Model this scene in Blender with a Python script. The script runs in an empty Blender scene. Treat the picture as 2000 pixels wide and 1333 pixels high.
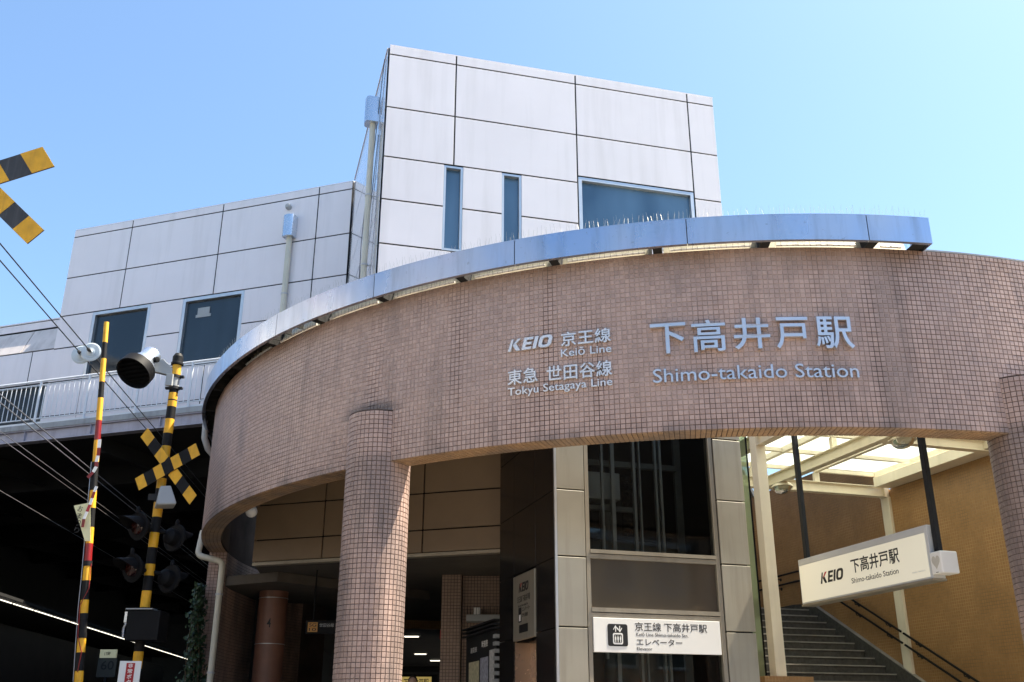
import bpy, math, random
import numpy as np
from mathutils import Matrix, Vector

random.seed(7)
rng = np.random.default_rng(7)
scene = bpy.context.scene
R = math.radians

# ---------------------------------------------------------------- camera
EYE = Vector((0.0, 0.0, 1.6))
cam_d = bpy.data.cameras.new('camera')
cam = bpy.data.objects.new('camera', cam_d)
scene.collection.objects.link(cam)
cam.location = EYE
cam.rotation_euler = (R(90 + 21.472), R(-0.07), 0)
cam_d.sensor_width = 36
cam_d.lens = 36 * 1926.07 / 2000
cam_d.clip_start = 0.05
cam_d.clip_end = 3000
scene.camera = cam

# ---------------------------------------------------------------- sky, sun, exposure
SUN_AZ = 8.6       # degrees behind the picture's right-hand axis
SUN_EL = 62.0
world = bpy.data.worlds.new('World')
scene.world = world
world.use_nodes = True
wn = world.node_tree
bg = wn.nodes['Background']
sky = wn.nodes.new('ShaderNodeTexSky')
sky.sky_type = 'NISHITA'
sky.sun_disc = False
sky.sun_elevation = R(SUN_EL)
sky.sun_rotation = R(90 - SUN_AZ)
sky.altitude = 30
sky.air_density = 1.0
sky.dust_density = 1.6
sky.ozone_density = 2.0
tint = wn.nodes.new('ShaderNodeMix'); tint.data_type = 'RGBA'; tint.blend_type = 'MULTIPLY'   # camera white balance of the whole sky
tint.inputs[0].default_value = 1.0; tint.inputs[7].default_value = (0.805, 0.92, 0.95, 1)
wn.links.new(sky.outputs[0], tint.inputs[6])
wn.links.new(tint.outputs[2], bg.inputs[0])
bg.inputs[1].default_value = 0.098

sun_d = bpy.data.lights.new('sun', 'SUN')
sun_d.energy = 5.0
sun_d.angle = R(0.53)
sun_d.color = (1.0, 0.90, 0.73)
sun = bpy.data.objects.new('sun', sun_d)
scene.collection.objects.link(sun)
sdir = Vector((math.cos(R(SUN_EL)) * math.cos(R(SUN_AZ)), math.cos(R(SUN_EL)) * math.sin(R(SUN_AZ)), math.sin(R(SUN_EL))))
sun.rotation_euler = sdir.to_track_quat('Z', 'Y').to_euler()
sun.location = sdir * 60

vs = scene.view_settings
vs.view_transform = 'Standard'
vs.look = 'None'
vs.exposure = 1.74
vs.gamma = 1.0
vs.use_curve_mapping = False
scene.cycles.max_bounces = 8
scene.cycles.transparent_max_bounces = 16
scene.cycles.use_denoising = True

# ---------------------------------------------------------------- helpers: objects
COL = scene.collection
W = {}

def fr(x, y, a=0.0, z=0.0):
    return Matrix.Translation((x, y, z)) @ Matrix.Rotation(R(a), 4, 'Z')

def tag(o, label=None, cat=None, group=None, kind=None):
    if label: o['label'] = label
    if cat: o['category'] = cat
    if group: o['group'] = group
    if kind: o['kind'] = kind
    return o

def place(o, parent, M):
    COL.objects.link(o)
    if parent is not None:
        o.parent = parent
        o.matrix_basis = W[parent.name].inverted() @ M
    else:
        o.matrix_basis = M
    W[o.name] = M.copy()
    return o

def thing(name, M, label, cat, group=None):
    o = bpy.data.objects.new(name, None)
    o.empty_display_size = 0.2
    place(o, None, M)
    return tag(o, label, cat, group)

def smooth(me, ang=35):
    me.shade_smooth()
    me.set_sharp_from_angle(angle=R(ang))

class MB:
    def __init__(s):
        s.v = []; s.f = []
    def add(s, vs_, fs):
        n = len(s.v)
        s.v += [tuple(p) for p in vs_]
        s.f += [tuple(i + n for i in q) for q in fs]
        return s
    def box(s, x0, x1, y0, y1, z0, z1):
        x0, x1 = min(x0, x1), max(x0, x1); y0, y1 = min(y0, y1), max(y0, y1); z0, z1 = min(z0, z1), max(z0, z1)
        return s.add([(x0,y0,z0),(x1,y0,z0),(x1,y1,z0),(x0,y1,z0),(x0,y0,z1),(x1,y0,z1),(x1,y1,z1),(x0,y1,z1)],
                     [(0,3,2,1),(4,5,6,7),(0,1,5,4),(1,2,6,5),(2,3,7,6),(3,0,4,7)])
    def bar(s, a, b, w, h):
        """box beam between two points, w wide (sideways), h tall"""
        a, b = Vector(a), Vector(b)
        d = (b - a).normalized()
        up = Vector((0,0,1)) if abs(d.z) < 0.95 else Vector((1,0,0))
        side = d.cross(up).normalized(); up = side.cross(d).normalized()
        c = []
        for p in (a, b):
            for i, j in ((-1,-1),(1,-1),(1,1),(-1,1)):
                c.append(p + side * (i * w / 2) + up * (j * h / 2))
        return s.add(c, [(3,2,1,0),(4,5,6,7),(0,1,5,4),(1,2,6,5),(2,3,7,6),(3,0,4,7)])
    def prism(s, poly, y0, y1):
        """polygon in x,z extruded from y0 to y1"""
        n = len(poly)
        return s.add([(x, y0, z) for x, z in poly] + [(x, y1, z) for x, z in poly],
                     [tuple(range(n)), tuple(range(2 * n - 1, n - 1, -1))] + [(i, i + n, (i + 1) % n + n, (i + 1) % n) for i in range(n)])
    def slab(s, poly, z0, z1):
        n = len(poly)
        return s.add([(x, y, z0) for x, y in poly] + [(x, y, z1) for x, y in poly],
                     [tuple(range(n - 1, -1, -1)), tuple(range(n, 2 * n))] + [(i, (i + 1) % n, (i + 1) % n + n, i + n) for i in range(n)])
    def tube(s, pts, r, n=10, r2=None, cap=True):
        pts = [Vector(p) for p in pts]
        rings = []
        prev = None
        for i, p in enumerate(pts):
            d = (pts[min(i + 1, len(pts) - 1)] - pts[max(i - 1, 0)]).normalized()
            if prev is None:
                ref = Vector((0,0,1)) if abs(d.z) < 0.9 else Vector((1,0,0))
                sx = d.cross(ref).normalized()
            else:
                sx = (prev - d * prev.dot(d)).normalized()
            prev = sx
            sy = d.cross(sx)
            rr = r if r2 is None else r + (r2 - r) * i / (len(pts) - 1)
            rings.append([p + (sx * math.cos(2 * math.pi * k / n) + sy * math.sin(2 * math.pi * k / n)) * rr for k in range(n)])
        vs_ = [q for rg in rings for q in rg]
        fs = []
        for i in range(len(pts) - 1):
            for k in range(n):
                fs.append((i * n + k, i * n + (k + 1) % n, (i + 1) * n + (k + 1) % n, (i + 1) * n + k))
        if cap:
            fs.append(tuple(range(n - 1, -1, -1)))
            fs.append(tuple(range((len(pts) - 1) * n, len(pts) * n)))
        return s.add(vs_, fs)
    def lathe(s, prof, n=24, a=(0,0,0), d=(0,0,1)):
        """profile of (radius, distance along axis d from a)"""
        a = Vector(a); d = Vector(d).normalized()
        ref = Vector((0,0,1)) if abs(d.z) < 0.9 else Vector((1,0,0))
        sx = d.cross(ref).normalized(); sy = d.cross(sx)
        vs_ = []
        for r, h in prof:
            for k in range(n):
                t = 2 * math.pi * k / n
                vs_.append(a + d * h + (sx * math.cos(t) + sy * math.sin(t)) * r)
        fs = []
        for i in range(len(prof) - 1):
            for k in range(n):
                fs.append((i * n + k, i * n + (k + 1) % n, (i + 1) * n + (k + 1) % n, (i + 1) * n + k))
        return s.add(vs_, fs)
    def arc(s, R0, R1, p0, p1, z0, z1, n):
        """solid ring piece about the local origin, angle 0 facing -y, positive towards +x"""
        vs_ = []
        for i in range(n + 1):
            t = R(p0 + (p1 - p0) * i / n)
            c, q = math.sin(t), -math.cos(t)
            vs_ += [(c*R0, q*R0, z0), (c*R1, q*R1, z0), (c*R1, q*R1, z1), (c*R0, q*R0, z1)]
        fs = [(3,2,1,0), (4*n, 4*n+1, 4*n+2, 4*n+3)]
        for i in range(n):
            b = 4 * i
            for k in range(4):
                fs.append((b + k, b + (k + 1) % 4, b + 4 + (k + 1) % 4, b + 4 + k))
        return s.add(vs_, fs)
    def mesh(s, name, sm=None):
        me = bpy.data.meshes.new(name)
        me.from_pydata(s.v, [], s.f)
        me.validate()
        if sm: smooth(me, sm)
        return me

def part(name, mb, mat, parent, M=None, sm=None, bevel=0, kind=None, label=None):
    me = mb.mesh(name, sm) if isinstance(mb, MB) else mb
    me.materials.clear(); me.materials.append(mat)
    o = bpy.data.objects.new(name, me)
    place(o, parent, M if M is not None else (W[parent.name] if parent else Matrix()))
    if bevel:
        b = o.modifiers.new('edge', 'BEVEL'); b.width = bevel; b.segments = 2; b.limit_method = 'ANGLE'
    if kind: o['kind'] = kind
    if label: o['label'] = label
    return o

# ---------------------------------------------------------------- helpers: materials
def nd(nt, t, **kw):
    n = nt.nodes.new(t)
    for k, v in kw.items(): setattr(n, k, v)
    return n

def noise_at(nt, scale, vec=None, detail=4, stretch=None, rough=0.55):
    geo = nd(nt, 'ShaderNodeNewGeometry')
    src = geo.outputs['Position']
    if stretch:
        m = nd(nt, 'ShaderNodeMapping'); m.inputs['Scale'].default_value = stretch
        nt.links.new(src, m.inputs['Vector']); src = m.outputs[0]
    n = nd(nt, 'ShaderNodeTexNoise')
    n.inputs['Scale'].default_value = scale; n.inputs['Detail'].default_value = detail; n.inputs['Roughness'].default_value = rough
    nt.links.new(src, n.inputs['Vector'])
    return n.outputs['Fac']

def ramp(nt, fac, stops):
    r = nd(nt, 'ShaderNodeValToRGB')
    e = r.color_ramp.elements
    while len(e) < len(stops): e.new(0.5)
    for el, (p, c) in zip(e, stops):
        el.position = p; el.color = (*c, 1) if len(c) == 3 else c
    nt.links.new(fac, r.inputs[0])
    return r.outputs[0]

def mix(nt, fac, a, b, mode='MIX'):
    m = nd(nt, 'ShaderNodeMix', data_type='RGBA', blend_type=mode)
    for sock, v in ((m.inputs[0], fac), (m.inputs[6], a), (m.inputs[7], b)):
        if hasattr(v, 'links') or hasattr(v, 'is_output'): nt.links.new(v, sock)
        elif isinstance(v, (int, float)): sock.default_value = v
        else: sock.default_value = (*v, 1)
    return m.outputs[2]

def pmat(name, col, rough=0.55, metal=0.0, var=0.1, vscale=2.5, streak=0.0, dirt=(0.05,0.04,0.035), bump=0.0, bscale=60, spec=0.5, streak_scale=6.0, coat=0.0):
    m = bpy.data.materials.new(name); m.use_nodes = True
    nt = m.node_tree; p = nt.nodes['Principled BSDF']
    lo = tuple(c * (1 - var) for c in col); hi = tuple(min(1, c * (1 + var)) for c in col)
    c = ramp(nt, noise_at(nt, vscale), [(0.3, lo), (0.7, hi)])
    if streak:
        f = ramp(nt, noise_at(nt, streak_scale, stretch=(1, 1, 0.07), detail=5), [(0.5, (0,0,0)), (0.78, (streak,)*3)])
        c = mix(nt, f, c, dirt)
    nt.links.new(c, p.inputs['Base Color'])
    p.inputs['Roughness'].default_value = rough
    p.inputs['Metallic'].default_value = metal
    p.inputs['Specular IOR Level'].default_value = spec
    p.inputs['Coat Weight'].default_value = coat
    if metal or coat or rough < 0.5:
        rr = nd(nt, 'ShaderNodeMapRange'); rr.inputs[3].default_value = max(0.02, rough - 0.07); rr.inputs[4].default_value = rough + 0.09
        nt.links.new(noise_at(nt, vscale * 3), rr.inputs[0]); nt.links.new(rr.outputs[0], p.inputs['Roughness'])
    if bump:
        b = nd(nt, 'ShaderNodeBump'); b.inputs['Strength'].default_value = bump; b.inputs['Distance'].default_value = 0.01
        nt.links.new(noise_at(nt, bscale), b.inputs['Height']); nt.links.new(b.outputs[0], p.inputs['Normal'])
    return m

def tile_mat(name, c0, c1, c2, rough=0.42, stain=0.7):
    """glazed mosaic tile: every tile its own tone, soft run-off stains"""
    m = bpy.data.materials.new(name); m.use_nodes = True
    nt = m.node_tree; p = nt.nodes['Principled BSDF']
    geo = nd(nt, 'ShaderNodeNewGeometry'); oi = nd(nt, 'ShaderNodeObjectInfo')
    a = nd(nt, 'ShaderNodeMath', operation='ADD'); fr_ = nd(nt, 'ShaderNodeMath', operation='FRACT')
    nt.links.new(geo.outputs['Random Per Island'], a.inputs[0]); nt.links.new(oi.outputs['Random'], a.inputs[1]); nt.links.new(a.outputs[0], fr_.inputs[0])
    c = ramp(nt, fr_.outputs[0], [(0.0, c0), (0.5, c1), (1.0, c2)])
    big = ramp(nt, noise_at(nt, 0.9, detail=3), [(0.3, (0.86, 0.86, 0.88)), (0.7, (1.08, 1.05, 1.02))])
    c = mix(nt, 1.0, c, big, 'MULTIPLY')
    st = ramp(nt, noise_at(nt, 2.2, stretch=(1, 1, 0.12), detail=6, rough=0.6), [(0.52, (0,0,0)), (0.8, (stain,)*3)])
    c = mix(nt, st, c, (0.10, 0.08, 0.072))
    sep = nd(nt, 'ShaderNodeSeparateXYZ'); nt.links.new(geo.outputs['Position'], sep.inputs[0])
    def band(z0, z1, lo, hi, nscale, col, c, amt):
        mr = nd(nt, 'ShaderNodeMapRange', interpolation_type='SMOOTHSTEP'); mr.inputs[1].default_value = z0; mr.inputs[2].default_value = z1
        nt.links.new(sep.outputs[2], mr.inputs[0])
        nn = ramp(nt, noise_at(nt, nscale, stretch=(1, 1, 0.25), detail=4), [(lo, (0,0,0)), (hi, (amt,)*3)])
        mu_ = nd(nt, 'ShaderNodeMix', data_type='RGBA', blend_type='MULTIPLY'); mu_.inputs[0].default_value = 1.0
        nt.links.new(mr.outputs[0], mu_.inputs[6]); nt.links.new(nn, mu_.inputs[7])
        return mix(nt, mu_.outputs[2], c, col)
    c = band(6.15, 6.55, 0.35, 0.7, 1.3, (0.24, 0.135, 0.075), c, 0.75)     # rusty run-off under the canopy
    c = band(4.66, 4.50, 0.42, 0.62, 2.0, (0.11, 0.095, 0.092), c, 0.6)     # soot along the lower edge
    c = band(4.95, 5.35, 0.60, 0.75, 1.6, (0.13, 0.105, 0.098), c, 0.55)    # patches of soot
    # soot settled on the wall just above the middle column
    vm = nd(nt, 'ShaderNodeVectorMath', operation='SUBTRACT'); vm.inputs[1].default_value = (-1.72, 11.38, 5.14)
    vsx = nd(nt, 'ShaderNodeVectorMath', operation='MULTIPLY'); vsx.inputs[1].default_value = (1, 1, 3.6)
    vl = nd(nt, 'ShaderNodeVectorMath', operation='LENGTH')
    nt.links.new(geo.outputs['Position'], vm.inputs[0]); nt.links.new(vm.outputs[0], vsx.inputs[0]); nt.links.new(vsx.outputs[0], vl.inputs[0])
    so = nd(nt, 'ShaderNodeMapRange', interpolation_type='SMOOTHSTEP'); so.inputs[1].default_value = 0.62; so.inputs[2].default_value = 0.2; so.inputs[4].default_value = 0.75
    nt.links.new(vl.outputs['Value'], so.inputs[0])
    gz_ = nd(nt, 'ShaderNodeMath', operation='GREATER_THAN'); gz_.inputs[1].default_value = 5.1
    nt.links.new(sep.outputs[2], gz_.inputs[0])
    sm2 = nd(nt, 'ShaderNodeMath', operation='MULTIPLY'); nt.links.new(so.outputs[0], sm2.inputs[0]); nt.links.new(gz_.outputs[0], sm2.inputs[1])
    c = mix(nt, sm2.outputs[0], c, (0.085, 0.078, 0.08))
    nt.links.new(c, p.inputs['Base Color'])
    rr = nd(nt, 'ShaderNodeMapRange'); rr.inputs[3].default_value = rough - 0.1; rr.inputs[4].default_value = rough + 0.15
    nt.links.new(noise_at(nt, 9), rr.inputs[0]); nt.links.new(rr.outputs[0], p.inputs['Roughness'])
    b = nd(nt, 'ShaderNodeBump'); b.inputs['Strength'].default_value = 0.12; b.inputs['Distance'].default_value = 0.004
    nt.links.new(noise_at(nt, 45), b.inputs['Height']); nt.links.new(b.outputs[0], p.inputs['Normal'])
    return m

def grid_tile_mat(name, c0, c1, grout, size=0.055, rough=0.45, frame_deg=0.0, relief=0.35):
    """small square tiles too far off to tell apart, as relief and colour"""
    m = bpy.data.materials.new(name); m.use_nodes = True
    nt = m.node_tree; p = nt.nodes['Principled BSDF']
    tc = nd(nt, 'ShaderNodeTexCoord')
    sep = nd(nt, 'ShaderNodeSeparateXYZ'); nt.links.new(tc.outputs['Object'], sep.inputs[0])
    comb = nd(nt, 'ShaderNodeCombineXYZ')
    ad = nd(nt, 'ShaderNodeMath', operation='ADD')
    nt.links.new(sep.outputs[0], ad.inputs[0]); nt.links.new(sep.outputs[1], ad.inputs[1])
    nt.links.new(ad.outputs[0], comb.inputs[0]); nt.links.new(sep.outputs[2], comb.inputs[1])
    br = nd(nt, 'ShaderNodeTexBrick', offset=0.0, squash=1.0)
    br.inputs['Scale'].default_value = 1.0
    br.inputs['Brick Width'].default_value = size; br.inputs['Row Height'].default_value = size
    br.inputs['Mortar Size'].default_value = size * 0.085; br.inputs['Mortar Smooth'].default_value = 0.3
    br.inputs['Color1'].default_value = (*c0, 1); br.inputs['Color2'].default_value = (*c1, 1)
    g = ramp(nt, noise_at(nt, 1.6), [(0.38, tuple(q * 0.45 for q in grout)), (0.6, grout)])
    nt.links.new(g, br.inputs['Mortar'])
    nt.links.new(comb.outputs[0], br.inputs['Vector'])
    big = ramp(nt, noise_at(nt, 0.8, detail=4), [(0.3, (0.93,)*3), (0.7, (1.05, 1.04, 1.02))])
    nt.links.new(mix(nt, 1.0, br.outputs[0], big, 'MULTIPLY'), p.inputs['Base Color'])
    p.inputs['Roughness'].default_value = rough
    b = nd(nt, 'ShaderNodeBump', invert=True); b.inputs['Strength'].default_value = relief; b.inputs['Distance'].default_value = 0.006
    nt.links.new(br.outputs[1], b.inputs['Height']); nt.links.new(b.outputs[0], p.inputs['Normal'])
    return m

def glass_mat(name, tint, refl=1.0, rough=0.02, mesh_wire=0.0, body=None):
    m = bpy.data.materials.new(name); m.use_nodes = True
    nt = m.node_tree; nt.nodes.remove(nt.nodes['Principled BSDF'])
    out = nt.nodes['Material Output']
    tr = nd(nt, 'ShaderNodeBsdfTransparent')
    tr.inputs[0].default_value = (*tint, 1)
    gl = nd(nt, 'ShaderNodeBsdfGlossy'); gl.inputs['Roughness'].default_value = rough
    fz = nd(nt, 'ShaderNodeFresnel'); fz.inputs[0].default_value = 1.5
    mu = nd(nt, 'ShaderNodeMath', operation='MULTIPLY'); mu.inputs[1].default_value = refl; mu.use_clamp = True
    nt.links.new(fz.outputs[0], mu.inputs[0])
    base = tr.outputs[0]
    if body:
        df = nd(nt, 'ShaderNodeBsdfTranslucent'); df.inputs[0].default_value = (*body[0], 1)
        d2 = nd(nt, 'ShaderNodeBsdfDiffuse'); d2.inputs[0].default_value = (*body[0], 1)
        ms0 = nd(nt, 'ShaderNodeMixShader'); ms0.inputs[0].default_value = 0.25
        nt.links.new(df.outputs[0], ms0.inputs[1]); nt.links.new(d2.outputs[0], ms0.inputs[2])
        ms1 = nd(nt, 'ShaderNodeMixShader'); ms1.inputs[0].default_value = body[1]
        nt.links.new(base, ms1.inputs[1]); nt.links.new(ms0.outputs[0], ms1.inputs[2]); base = ms1.outputs[0]
    ms = nd(nt, 'ShaderNodeMixShader')
    nt.links.new(mu.outputs[0], ms.inputs[0]); nt.links.new(base, ms.inputs[1]); nt.links.new(gl.outputs[0], ms.inputs[2])
    nt.links.new(ms.outputs[0], out.inputs[0])
    return m

def emit_mat(name, col, strength):
    m = bpy.data.materials.new(name); m.use_nodes = True
    p = m.node_tree.nodes['Principled BSDF']
    p.inputs['Base Color'].default_value = (*[c * 0.8 for c in col], 1)
    p.inputs['Emission Color'].default_value = (*col, 1); p.inputs['Emission Strength'].default_value = strength
    return m

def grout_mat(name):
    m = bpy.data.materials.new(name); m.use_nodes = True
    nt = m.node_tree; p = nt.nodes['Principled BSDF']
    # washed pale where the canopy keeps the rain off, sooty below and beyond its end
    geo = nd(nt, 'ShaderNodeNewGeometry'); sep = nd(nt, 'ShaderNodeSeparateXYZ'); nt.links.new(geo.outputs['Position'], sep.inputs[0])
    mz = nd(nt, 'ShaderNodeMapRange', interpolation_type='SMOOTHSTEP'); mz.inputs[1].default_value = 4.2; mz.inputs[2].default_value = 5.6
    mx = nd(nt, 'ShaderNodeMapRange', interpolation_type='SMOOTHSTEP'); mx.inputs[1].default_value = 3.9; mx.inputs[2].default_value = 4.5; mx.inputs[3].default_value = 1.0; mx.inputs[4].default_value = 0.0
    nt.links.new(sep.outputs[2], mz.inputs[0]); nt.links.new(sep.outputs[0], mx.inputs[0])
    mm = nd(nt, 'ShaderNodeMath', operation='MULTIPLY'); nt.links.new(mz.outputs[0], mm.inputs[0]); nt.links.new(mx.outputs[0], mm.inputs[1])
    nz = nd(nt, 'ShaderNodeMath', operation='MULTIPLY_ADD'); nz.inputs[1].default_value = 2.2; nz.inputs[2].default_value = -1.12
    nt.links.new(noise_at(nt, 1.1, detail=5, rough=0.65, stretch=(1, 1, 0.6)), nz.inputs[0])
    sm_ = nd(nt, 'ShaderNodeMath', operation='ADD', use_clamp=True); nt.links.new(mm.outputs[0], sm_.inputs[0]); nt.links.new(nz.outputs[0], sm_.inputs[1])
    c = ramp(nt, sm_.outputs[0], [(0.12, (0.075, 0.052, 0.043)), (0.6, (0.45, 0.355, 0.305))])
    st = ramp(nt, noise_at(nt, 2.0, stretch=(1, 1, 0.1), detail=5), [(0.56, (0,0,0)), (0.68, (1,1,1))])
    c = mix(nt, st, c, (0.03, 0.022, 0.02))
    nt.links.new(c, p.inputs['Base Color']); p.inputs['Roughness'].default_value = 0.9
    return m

M_tile = tile_mat('mosaic_tile', (0.42,0.298,0.25), (0.47,0.336,0.285), (0.52,0.377,0.322))
M_soffit_tile = tile_mat('soffit_tile', (0.30,0.19,0.105), (0.34,0.215,0.12), (0.38,0.245,0.14), stain=0.15)  # ochre puts the warm bounce from the ground into these tiles
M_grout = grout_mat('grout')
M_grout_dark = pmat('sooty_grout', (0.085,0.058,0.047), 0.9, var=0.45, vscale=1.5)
M_grout_pale = pmat('pale_grout', (0.42,0.36,0.27), 0.9, var=0.35, vscale=3)
M_panel = pmat('white_panel', (0.785,0.735,0.755), 0.6, spec=0.25, var=0.035, vscale=0.6, streak=0.34, dirt=(0.53,0.49,0.48), streak_scale=3.5)
M_panel_gloss = pmat('gloss_panel', (0.80,0.79,0.83), 0.10, var=0.02, vscale=0.8, spec=0.8, coat=0.6)
M_joint = pmat('joint_black', (0.012,0.012,0.014), 0.8)
M_stain_panel = pmat('stained_panel', (0.62,0.56,0.53), 0.6, var=0.06, streak=0.6, dirt=(0.30,0.24,0.22), streak_scale=3.5)
M_alu = pmat('aluminium_frame', (0.56,0.57,0.58), 0.36, metal=0.75, var=0.06)
M_alu_dull = pmat('dull_aluminium', (0.34,0.30,0.235), 0.42, metal=0.5, var=0.1, streak=0.3, dirt=(0.12,0.10,0.08))
def canopy_mat():
    m = pmat('canopy_metal', (0.52,0.55,0.60), 0.30, metal=0.9, var=0.04, vscale=0.6)
    nt = m.node_tree; p = nt.nodes['Principled BSDF']
    c = ramp(nt, noise_at(nt, 0.55, detail=3), [(0.34, (0.42,0.50,0.64)), (0.5, (0.53,0.55,0.61)), (0.66, (0.60,0.56,0.62))])  # bluish and lilac tones stand in for varied sky reflection
    st = ramp(nt, noise_at(nt, 5.0, stretch=(1, 1, 0.12), detail=6, rough=0.65), [(0.48, (0,0,0)), (0.75, (0.55,)*3)])
    c = mix(nt, st, c, (0.27,0.27,0.28))
    sp_ = ramp(nt, noise_at(nt, 22, detail=3), [(0.66, (0,0,0)), (0.72, (0.5,)*3)])
    c = mix(nt, sp_, c, (0.30,0.29,0.29))
    nt.links.new(c, p.inputs['Base Color'])
    rr = ramp(nt, noise_at(nt, 1.7, detail=4, stretch=(1, 1, 0.3)), [(0.3, (0.20,)*3), (0.7, (0.42,)*3)])
    nt.links.new(rr, p.inputs['Roughness'])
    return m
M_canopy = canopy_mat()
M_letter = pmat('letter_metal', (0.64,0.62,0.63), 0.30, metal=0.7, var=0.08, vscale=3)
M_letter_pale = pmat('pale_letter_metal', (0.70,0.70,0.71), 0.35, metal=0.45, var=0.06, vscale=3)
M_black = pmat('black_paint', (0.007,0.007,0.008), 0.6, var=0.2, spec=0.15)
M_black_soft = pmat('dark_steel', (0.017,0.018,0.02), 0.6, var=0.25, spec=0.3)
M_window_dark = pmat('dark_window_glass', (0.012,0.02,0.028), 0.05, var=0.25, vscale=0.8, spec=0.45)
M_window_blue = pmat('blue_window_glass', (0.045,0.115,0.20), 0.05, var=0.5, vscale=0.9, spec=0.9, coat=0.3)
def window_mat(name, a, b, rough, coat):
    m = pmat(name, a, rough, var=0.1, spec=0.6, coat=coat)
    nt = m.node_tree; p = nt.nodes['Principled BSDF']
    c = ramp(nt, noise_at(nt, 0.9, detail=3, stretch=(1, 1, 0.35), rough=0.4), [(0.38, a), (0.62, b)])  # paler upright bands are reflections painted into the pane colour
    nt.links.new(c, p.inputs['Base Color'])
    bm = nd(nt, 'ShaderNodeBump'); bm.inputs['Strength'].default_value = 0.06; bm.inputs['Distance'].default_value = 0.02
    nt.links.new(noise_at(nt, 1.3, detail=1), bm.inputs['Height']); nt.links.new(bm.outputs[0], p.inputs['Normal']); nt.links.new(bm.outputs[0], p.inputs['Coat Normal'])
    return m
M_window_blue = window_mat('blue_window_glass', (0.030,0.085,0.155), (0.085,0.17,0.27), 0.06, 0.4)  # blue of the reflected sky is in the base colour
M_window_dark = window_mat('dark_window_glass', (0.008,0.014,0.020), (0.022,0.034,0.045), 0.05, 0.0)
M_girder = pmat('girder_paint', (0.36,0.34,0.40), 0.5, var=0.1, streak=0.45, dirt=(0.16,0.12,0.11))
M_concrete = pmat('concrete', (0.34,0.35,0.36), 0.85, var=0.15, streak=0.5, dirt=(0.12,0.11,0.10), bump=0.2)
M_under = pmat('shade_dark_steel', (0.010,0.0095,0.010), 0.85, var=0.35, vscale=1.2)  # near black: the deep shade of undersides is put into this colour
M_rail_white = pmat('railing_paint', (0.70,0.72,0.76), 0.4, var=0.06)
M_steel = pmat('stainless_panel', (0.40,0.37,0.30), 0.36, metal=0.5, var=0.10, vscale=1.1, streak=0.55, dirt=(0.24,0.21,0.16), streak_scale=9)
M_granite = pmat('black_granite', (0.015,0.014,0.014), 0.16, var=0.4, vscale=30, spec=0.5)
M_elev_glass = glass_mat('wired_glass', (0.72,0.74,0.73), 0.55)
M_elev_glass2 = glass_mat('street_tint_glass', (0.30,0.29,0.27), 1.6, 0.06, body=((0.42,0.35,0.27), 0.6))  # beige body stands in for street fronts reflected in the middle pane
M_clear = glass_mat('clear_glass', (0.82,0.94,0.82), 0.6)
M_bowl = glass_mat('lamp_bowl', (0.92,0.93,0.90), 0.9, body=((0.7,0.7,0.66), 0.25))
M_screen = glass_mat('greenish_glass', (0.80,0.88,0.74), 0.45, body=((0.58,0.62,0.47), 0.42))  # pale green body also stands in for the stairs mirrored in it
M_roof_glass = glass_mat('milky_roof_glass', (0.90,0.96,0.93), 0.6, body=((0.90,0.94,0.89), 0.6))
M_cream = pmat('cream_paint', (0.76,0.675,0.53), 0.45, var=0.05, streak=0.2, dirt=(0.35,0.30,0.2))
M_cream_tube = pmat('cream_reflector', (0.72,0.68,0.52), 0.4, var=0.12, vscale=6)
M_pipe = pmat('cream_pipe', (0.62,0.58,0.47), 0.4, var=0.06, streak=0.2)
M_pipe_grey = pmat('grey_pipe', (0.50,0.50,0.50), 0.35, var=0.1)
M_stairwall = grid_tile_mat('stairwell_tile', (0.28,0.148,0.054), (0.325,0.172,0.066), (0.40,0.24,0.11))  # entrance wall tile with the warm roof light put into its colour
M_halltile = grid_tile_mat('hall_tile', (0.26,0.175,0.13), (0.31,0.21,0.16), (0.09,0.065,0.05))
M_stone = pmat('dark_stone_step', (0.062,0.056,0.048), 0.75, var=0.3, vscale=14, bump=0.1)
M_nosing = pmat('step_nosing', (0.24,0.22,0.19), 0.6, var=0.3)
M_hallpanel = pmat('beige_panel', (0.235,0.165,0.10), 0.4, var=0.1, vscale=1.4)
M_ceiling = pmat('hall_ceiling', (0.10,0.085,0.07), 0.8, var=0.15)
M_browncol = pmat('brown_column_paint', (0.23,0.11,0.075), 0.45, var=0.15, streak=0.3)
M_signwhite = pmat('sign_white', (0.84,0.83,0.80), 0.35, var=0.02)
M_signcream = emit_mat('lit_sign_face', (0.92,0.87,0.70), 0.10)
M_ink = pmat('sign_ink', (0.008,0.008,0.009), 0.5, var=0.1)
M_red = pmat('sign_red', (0.42,0.012,0.015), 0.5, var=0.1)
M_signgrey = pmat('sign_edge_grey', (0.55,0.56,0.57), 0.45, var=0.05)
M_yellow = pmat('warning_yellow', (0.74,0.375,0.012), 0.55, var=0.17, vscale=5, streak=0.45, dirt=(0.30,0.15,0.03), streak_scale=16)
M_wblack = pmat('warning_black', (0.009,0.009,0.010), 0.6, var=0.3, vscale=6, spec=0.2)
M_wblack_worn = pmat('worn_warning_black', (0.035,0.037,0.042), 0.6, var=0.3, streak=0.35, dirt=(0.16,0.16,0.17), streak_scale=25)
M_redband = pmat('red_reflector', (0.22,0.009,0.010), 0.35, var=0.25)
M_silver = pmat('silver_lamp_body', (0.62,0.66,0.72), 0.25, metal=0.85, var=0.05)
M_lens = pmat('red_lens', (0.022,0.004,0.003), 0.12, var=0.2)
M_grey = pmat('grey_plastic', (0.34,0.35,0.35), 0.5, var=0.08)
M_paper = pmat('yellowed_paper', (0.72,0.68,0.40), 0.7, var=0.08)
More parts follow.
